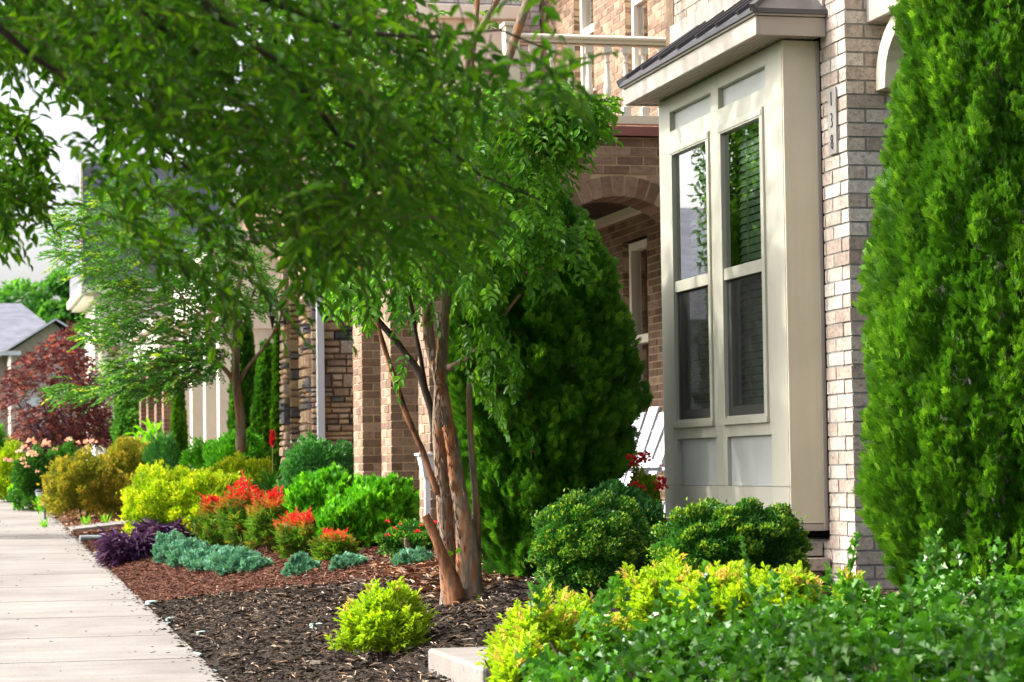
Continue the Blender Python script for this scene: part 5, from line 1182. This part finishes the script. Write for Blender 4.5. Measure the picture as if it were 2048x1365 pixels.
# street trees left of the walk (outside the frame; they show in the window glass)
def sttree(label, x, y, top, R, n, seed):
    g = np.array([x, y, float(s_of(y))]); root = thing('street_tree', label, 'tree', g, 'street trees left of the walk'); k = MB()
    k.tube([g, g+(0, 0, top*.45), g+(0, .1, top*.8)], [.12, .09, .03], 8); put(root, 'trunk', M['bark_dark'], k, smooth=True)
    q = rdir(n); P = g+np.array([0, 0, top*.62])+q*np.array([R, R, top*.4])*rng.uniform(.35, 1, (n, 1)); LS().add(P, nrm(rdir(n)-UP*.3), nrm(q+rdir(n)), .12, .05, T_SIMPLE).build('crown', M['l_myrtle'], root)
sttree('columnar street tree left of the walk seen in the near bay glass', -1.9, 29.1, 7.4, .62, 7000, 1)
sttree('narrow street tree left of the walk further on', -2.4, 47, 4.6, 1.0, 5000, 2)

# ================================================================== SMALL THINGS
ct = onX(855, 1297, 2.17)
cs = thing('concrete_step', 'pale concrete step block at the bottom of the dark mulch bed', 'step', (2.17, ct[1], .55))
MB().box((2.17, 9.70, .15), (3.9, ct[1], float(ct[2]))).build('slab', M['concrete'], cs, bevel=.015)
def disc(label, x, y, rpx, zc, mat, name='drain_cover'):
    p = ghit(x, y); root = thing(name, label, 'cap', p)
    MB().lathe(p+np.array([0, 0, .01]), [(rpx, 0), (rpx, .018), (rpx*.93, .026), (rpx*.5, .029)], 20).build('cap', M[mat], root, smooth=False); return root
disc('round pale green plastic cap at the walk edge in brown mulch', 305, 1212, .055, 0, 'sage_cap')
def scrap(label, x, y, w_, d_, a, mat, name='plastic_edging'):
    p = ghit(x, y)+np.array([0, 0, .022]); k = MB(); c, s_ = math.cos(a), math.sin(a)
    pts = [(-w_, -d_, 0), (w_*.9, -d_*.8, .004), (w_, d_, .006), (-w_*.8, d_*.9, .002)]
    q = [p+np.array([x0*c-y0*s_, x0*s_+y0*c, z0]) for x0, y0, z0 in pts]
    k.hexa([tuple(v-np.array([0, 0, .012])) for v in q]+[tuple(v+np.array([0, 0, .010])) for v in q]); o = k.build(name, M[mat], None, p); tag(o, label, 'debris')
scrap('pale scrap of plastic edging where the two mulches meet', 345, 1245, .05, .03, .3, 'sage_cap')
scrap('bent plastic edging piece half out of the dark mulch', 338, 1256, .02, .05, .2, 'pipe_grey')
scrap('grey plastic edging strip beside the lower walk edge', 395, 1318, .012, .10, .1, 'sage_cap')
scrap('grey plastic sliver at the bottom of the walk edge', 430, 1352, .015, .05, .3, 'pipe_grey')
scrap('flat pale chip lying alone in the dark mulch', 632, 1260, .035, .03, .3, 'sage_cap', 'stone_chip')
scrap('tan dead leaf at the bottom of the dark mulch', 632, 1335, .03, .012, 2.8, 'tan_and_bounce', 'dead_leaf')
scrap('small pale flat chip near the top of the dark mulch', 402, 1274, .03, .02, .4, 'sage_cap', 'stone_chip')
# corrugated drain hose
p = ghit(178, 1086); k = MB(); L_ = .34; pts = []; rs = []
for i in range(41): t = i/40; pts.append(p+np.array([-.10+t*L_, .02*math.sin(t*3), .045])); rs.append(.036+.005*(i % 2))
k.tube(pts, rs, 12); o = k.build('drain_hose', M['pipe_grey'], None, p); tag(o, 'short grey corrugated drain hose ending at the walk edge', 'hose')
for (x, y, lb) in ((78, 1000, 'rear black solar path light with domed cap'), (90, 1004, 'front black solar path light with clear lens')):
    z_ = 31.5 if x == 90 else 33.0; g = gpt(x, y, z_); ttop = .30 if x == 90 else .36; lt = thing('path_light', lb, 'lamp', g)
    k = MB(); k.tube([g-(0, 0, .03), g+(0, 0, ttop-.10)], .012, 8); k.lathe(g+np.array([0, 0, ttop-.03]), [(.062, 0), (.06, .012), (.035, .03), (.01, .036)], 14); k.lathe(g+np.array([0, 0, ttop-.13]), [(.012, 0), (.03, .03)], 12); put(lt, 'housing', M['black'], k)
    MB().lathe(g+np.array([0, 0, ttop-.10]), [(.03, 0), (.045, .04), (.05, .068)], 12).build('lens', M['lampglass'], lt)
# adirondack chairs
def adir(label, x, y, zf, rot):
    root = thing('adirondack_chair', label, 'chair', (x, y, zf), 'white adirondack chairs on the porch side'); root.rotation_euler = (0, 0, rot)
    def ob(mb, nm, b=.004):
        V = np.array(mb.v); ln = np.array([len(f) for f in mb.f]); me = mkmesh(nm, V, np.concatenate([np.array(f) for f in mb.f]), np.concatenate([[0], np.cumsum(ln)[:-1]]), M['chair_white'], {'rnd': mb.r}); o = link(nm, me, root); bb = o.modifiers.new('b', 'BEVEL'); bb.width = b; bb.segments = 2
    k = MB()   # back: fan of slats leaning back (+y), sitter faces -y
    for i in range(5):
        xo = (i-2)*.098; ht = .80-.045*abs(i-2)**1.5; sp = 1+.18
        k.hexa([(xo*.85-.038, .20, .30), (xo*.85+.038, .20, .30), (xo*.85+.038, .222, .305), (xo*.85-.038, .222, .305), (xo*sp-.045, .20+ht*.42, .30+ht*.86), (xo*sp+.045, .20+ht*.42, .30+ht*.86), (xo*sp+.045, .222+ht*.42, .305+ht*.86), (xo*sp-.045, .222+ht*.42, .305+ht*.86)])
    ob(k, 'backrest')
    k = MB(); k.beam((-.26, .36, .60), (.26, .36, .60), .03, .07); k.beam((-.24, .48, .80), (.24, .48, .80), .025, .06); ob(k, 'back_rail')
    k = MB(); [k.beam((-.27, -.32+j*.095, .36-j*.021), (.27, -.32+j*.095, .36-j*.021), .082, .02) for j in range(6)]; ob(k, 'seat')
    for s in (-1, 1):
        k = MB(); k.prism([(-.44, 0), (.30, 0), (.34, .03), (.34, .10), (.28, .13), (-.36, .13), (-.44, .06)], (s*.34-.065*(s < 0)-.0, 0, .56), (0, 1, 0), (s*1, 0, 0), (0, 0, 1), .024)
        ob(k, 'armrest')
        k = MB(); k.beam((s*.31, -.32, 0), (s*.31, -.32, .56), .10, .025, up=(1, 0, 0)); ob(k, 'leg')
        k = MB(); k.beam((s*.285, -.36, .33), (s*.285, .62, .03), .025, .12); ob(k, 'leg')
    return root
adir('white slatted chair nearer the dark conifer, partly hidden', 4.22, 15.35, .97, rad(-62))
adir('white slatted chair close behind the bay window', 4.62, 14.95, .97, rad(-62))
# bird
p = U(814, 1095, 15.9); bd = thing('bird', 'small brown bird perched behind the third blue juniper', 'bird', p); k = MB()
k.tube([p+np.array(q) for q in ((.035, 0, -.055), (.028, 0, -.035), (.012, 0, -.01), (.0, 0, .012), (-.006, 0, .03), (-.008, 0, .045), (-.009, 0, .058), (-.010, 0, .064))], [.004, .012, .021, .021, .015, .013, .010, .002], 10); put(bd, 'body', M['stem'], k, smooth=True)
k = MB(); k.tube([p+np.array(q) for q in ((-.018, 0, .05), (-.032, 0, .047))], [.004, .0008], 6); put(bd, 'beak', M['black'], k)
k = MB(); k.beam(p+np.array([.028, 0, -.04]), p+np.array([.06, 0, -.085]), .016, .004); put(bd, 'tail', M['bark_dark'], k)
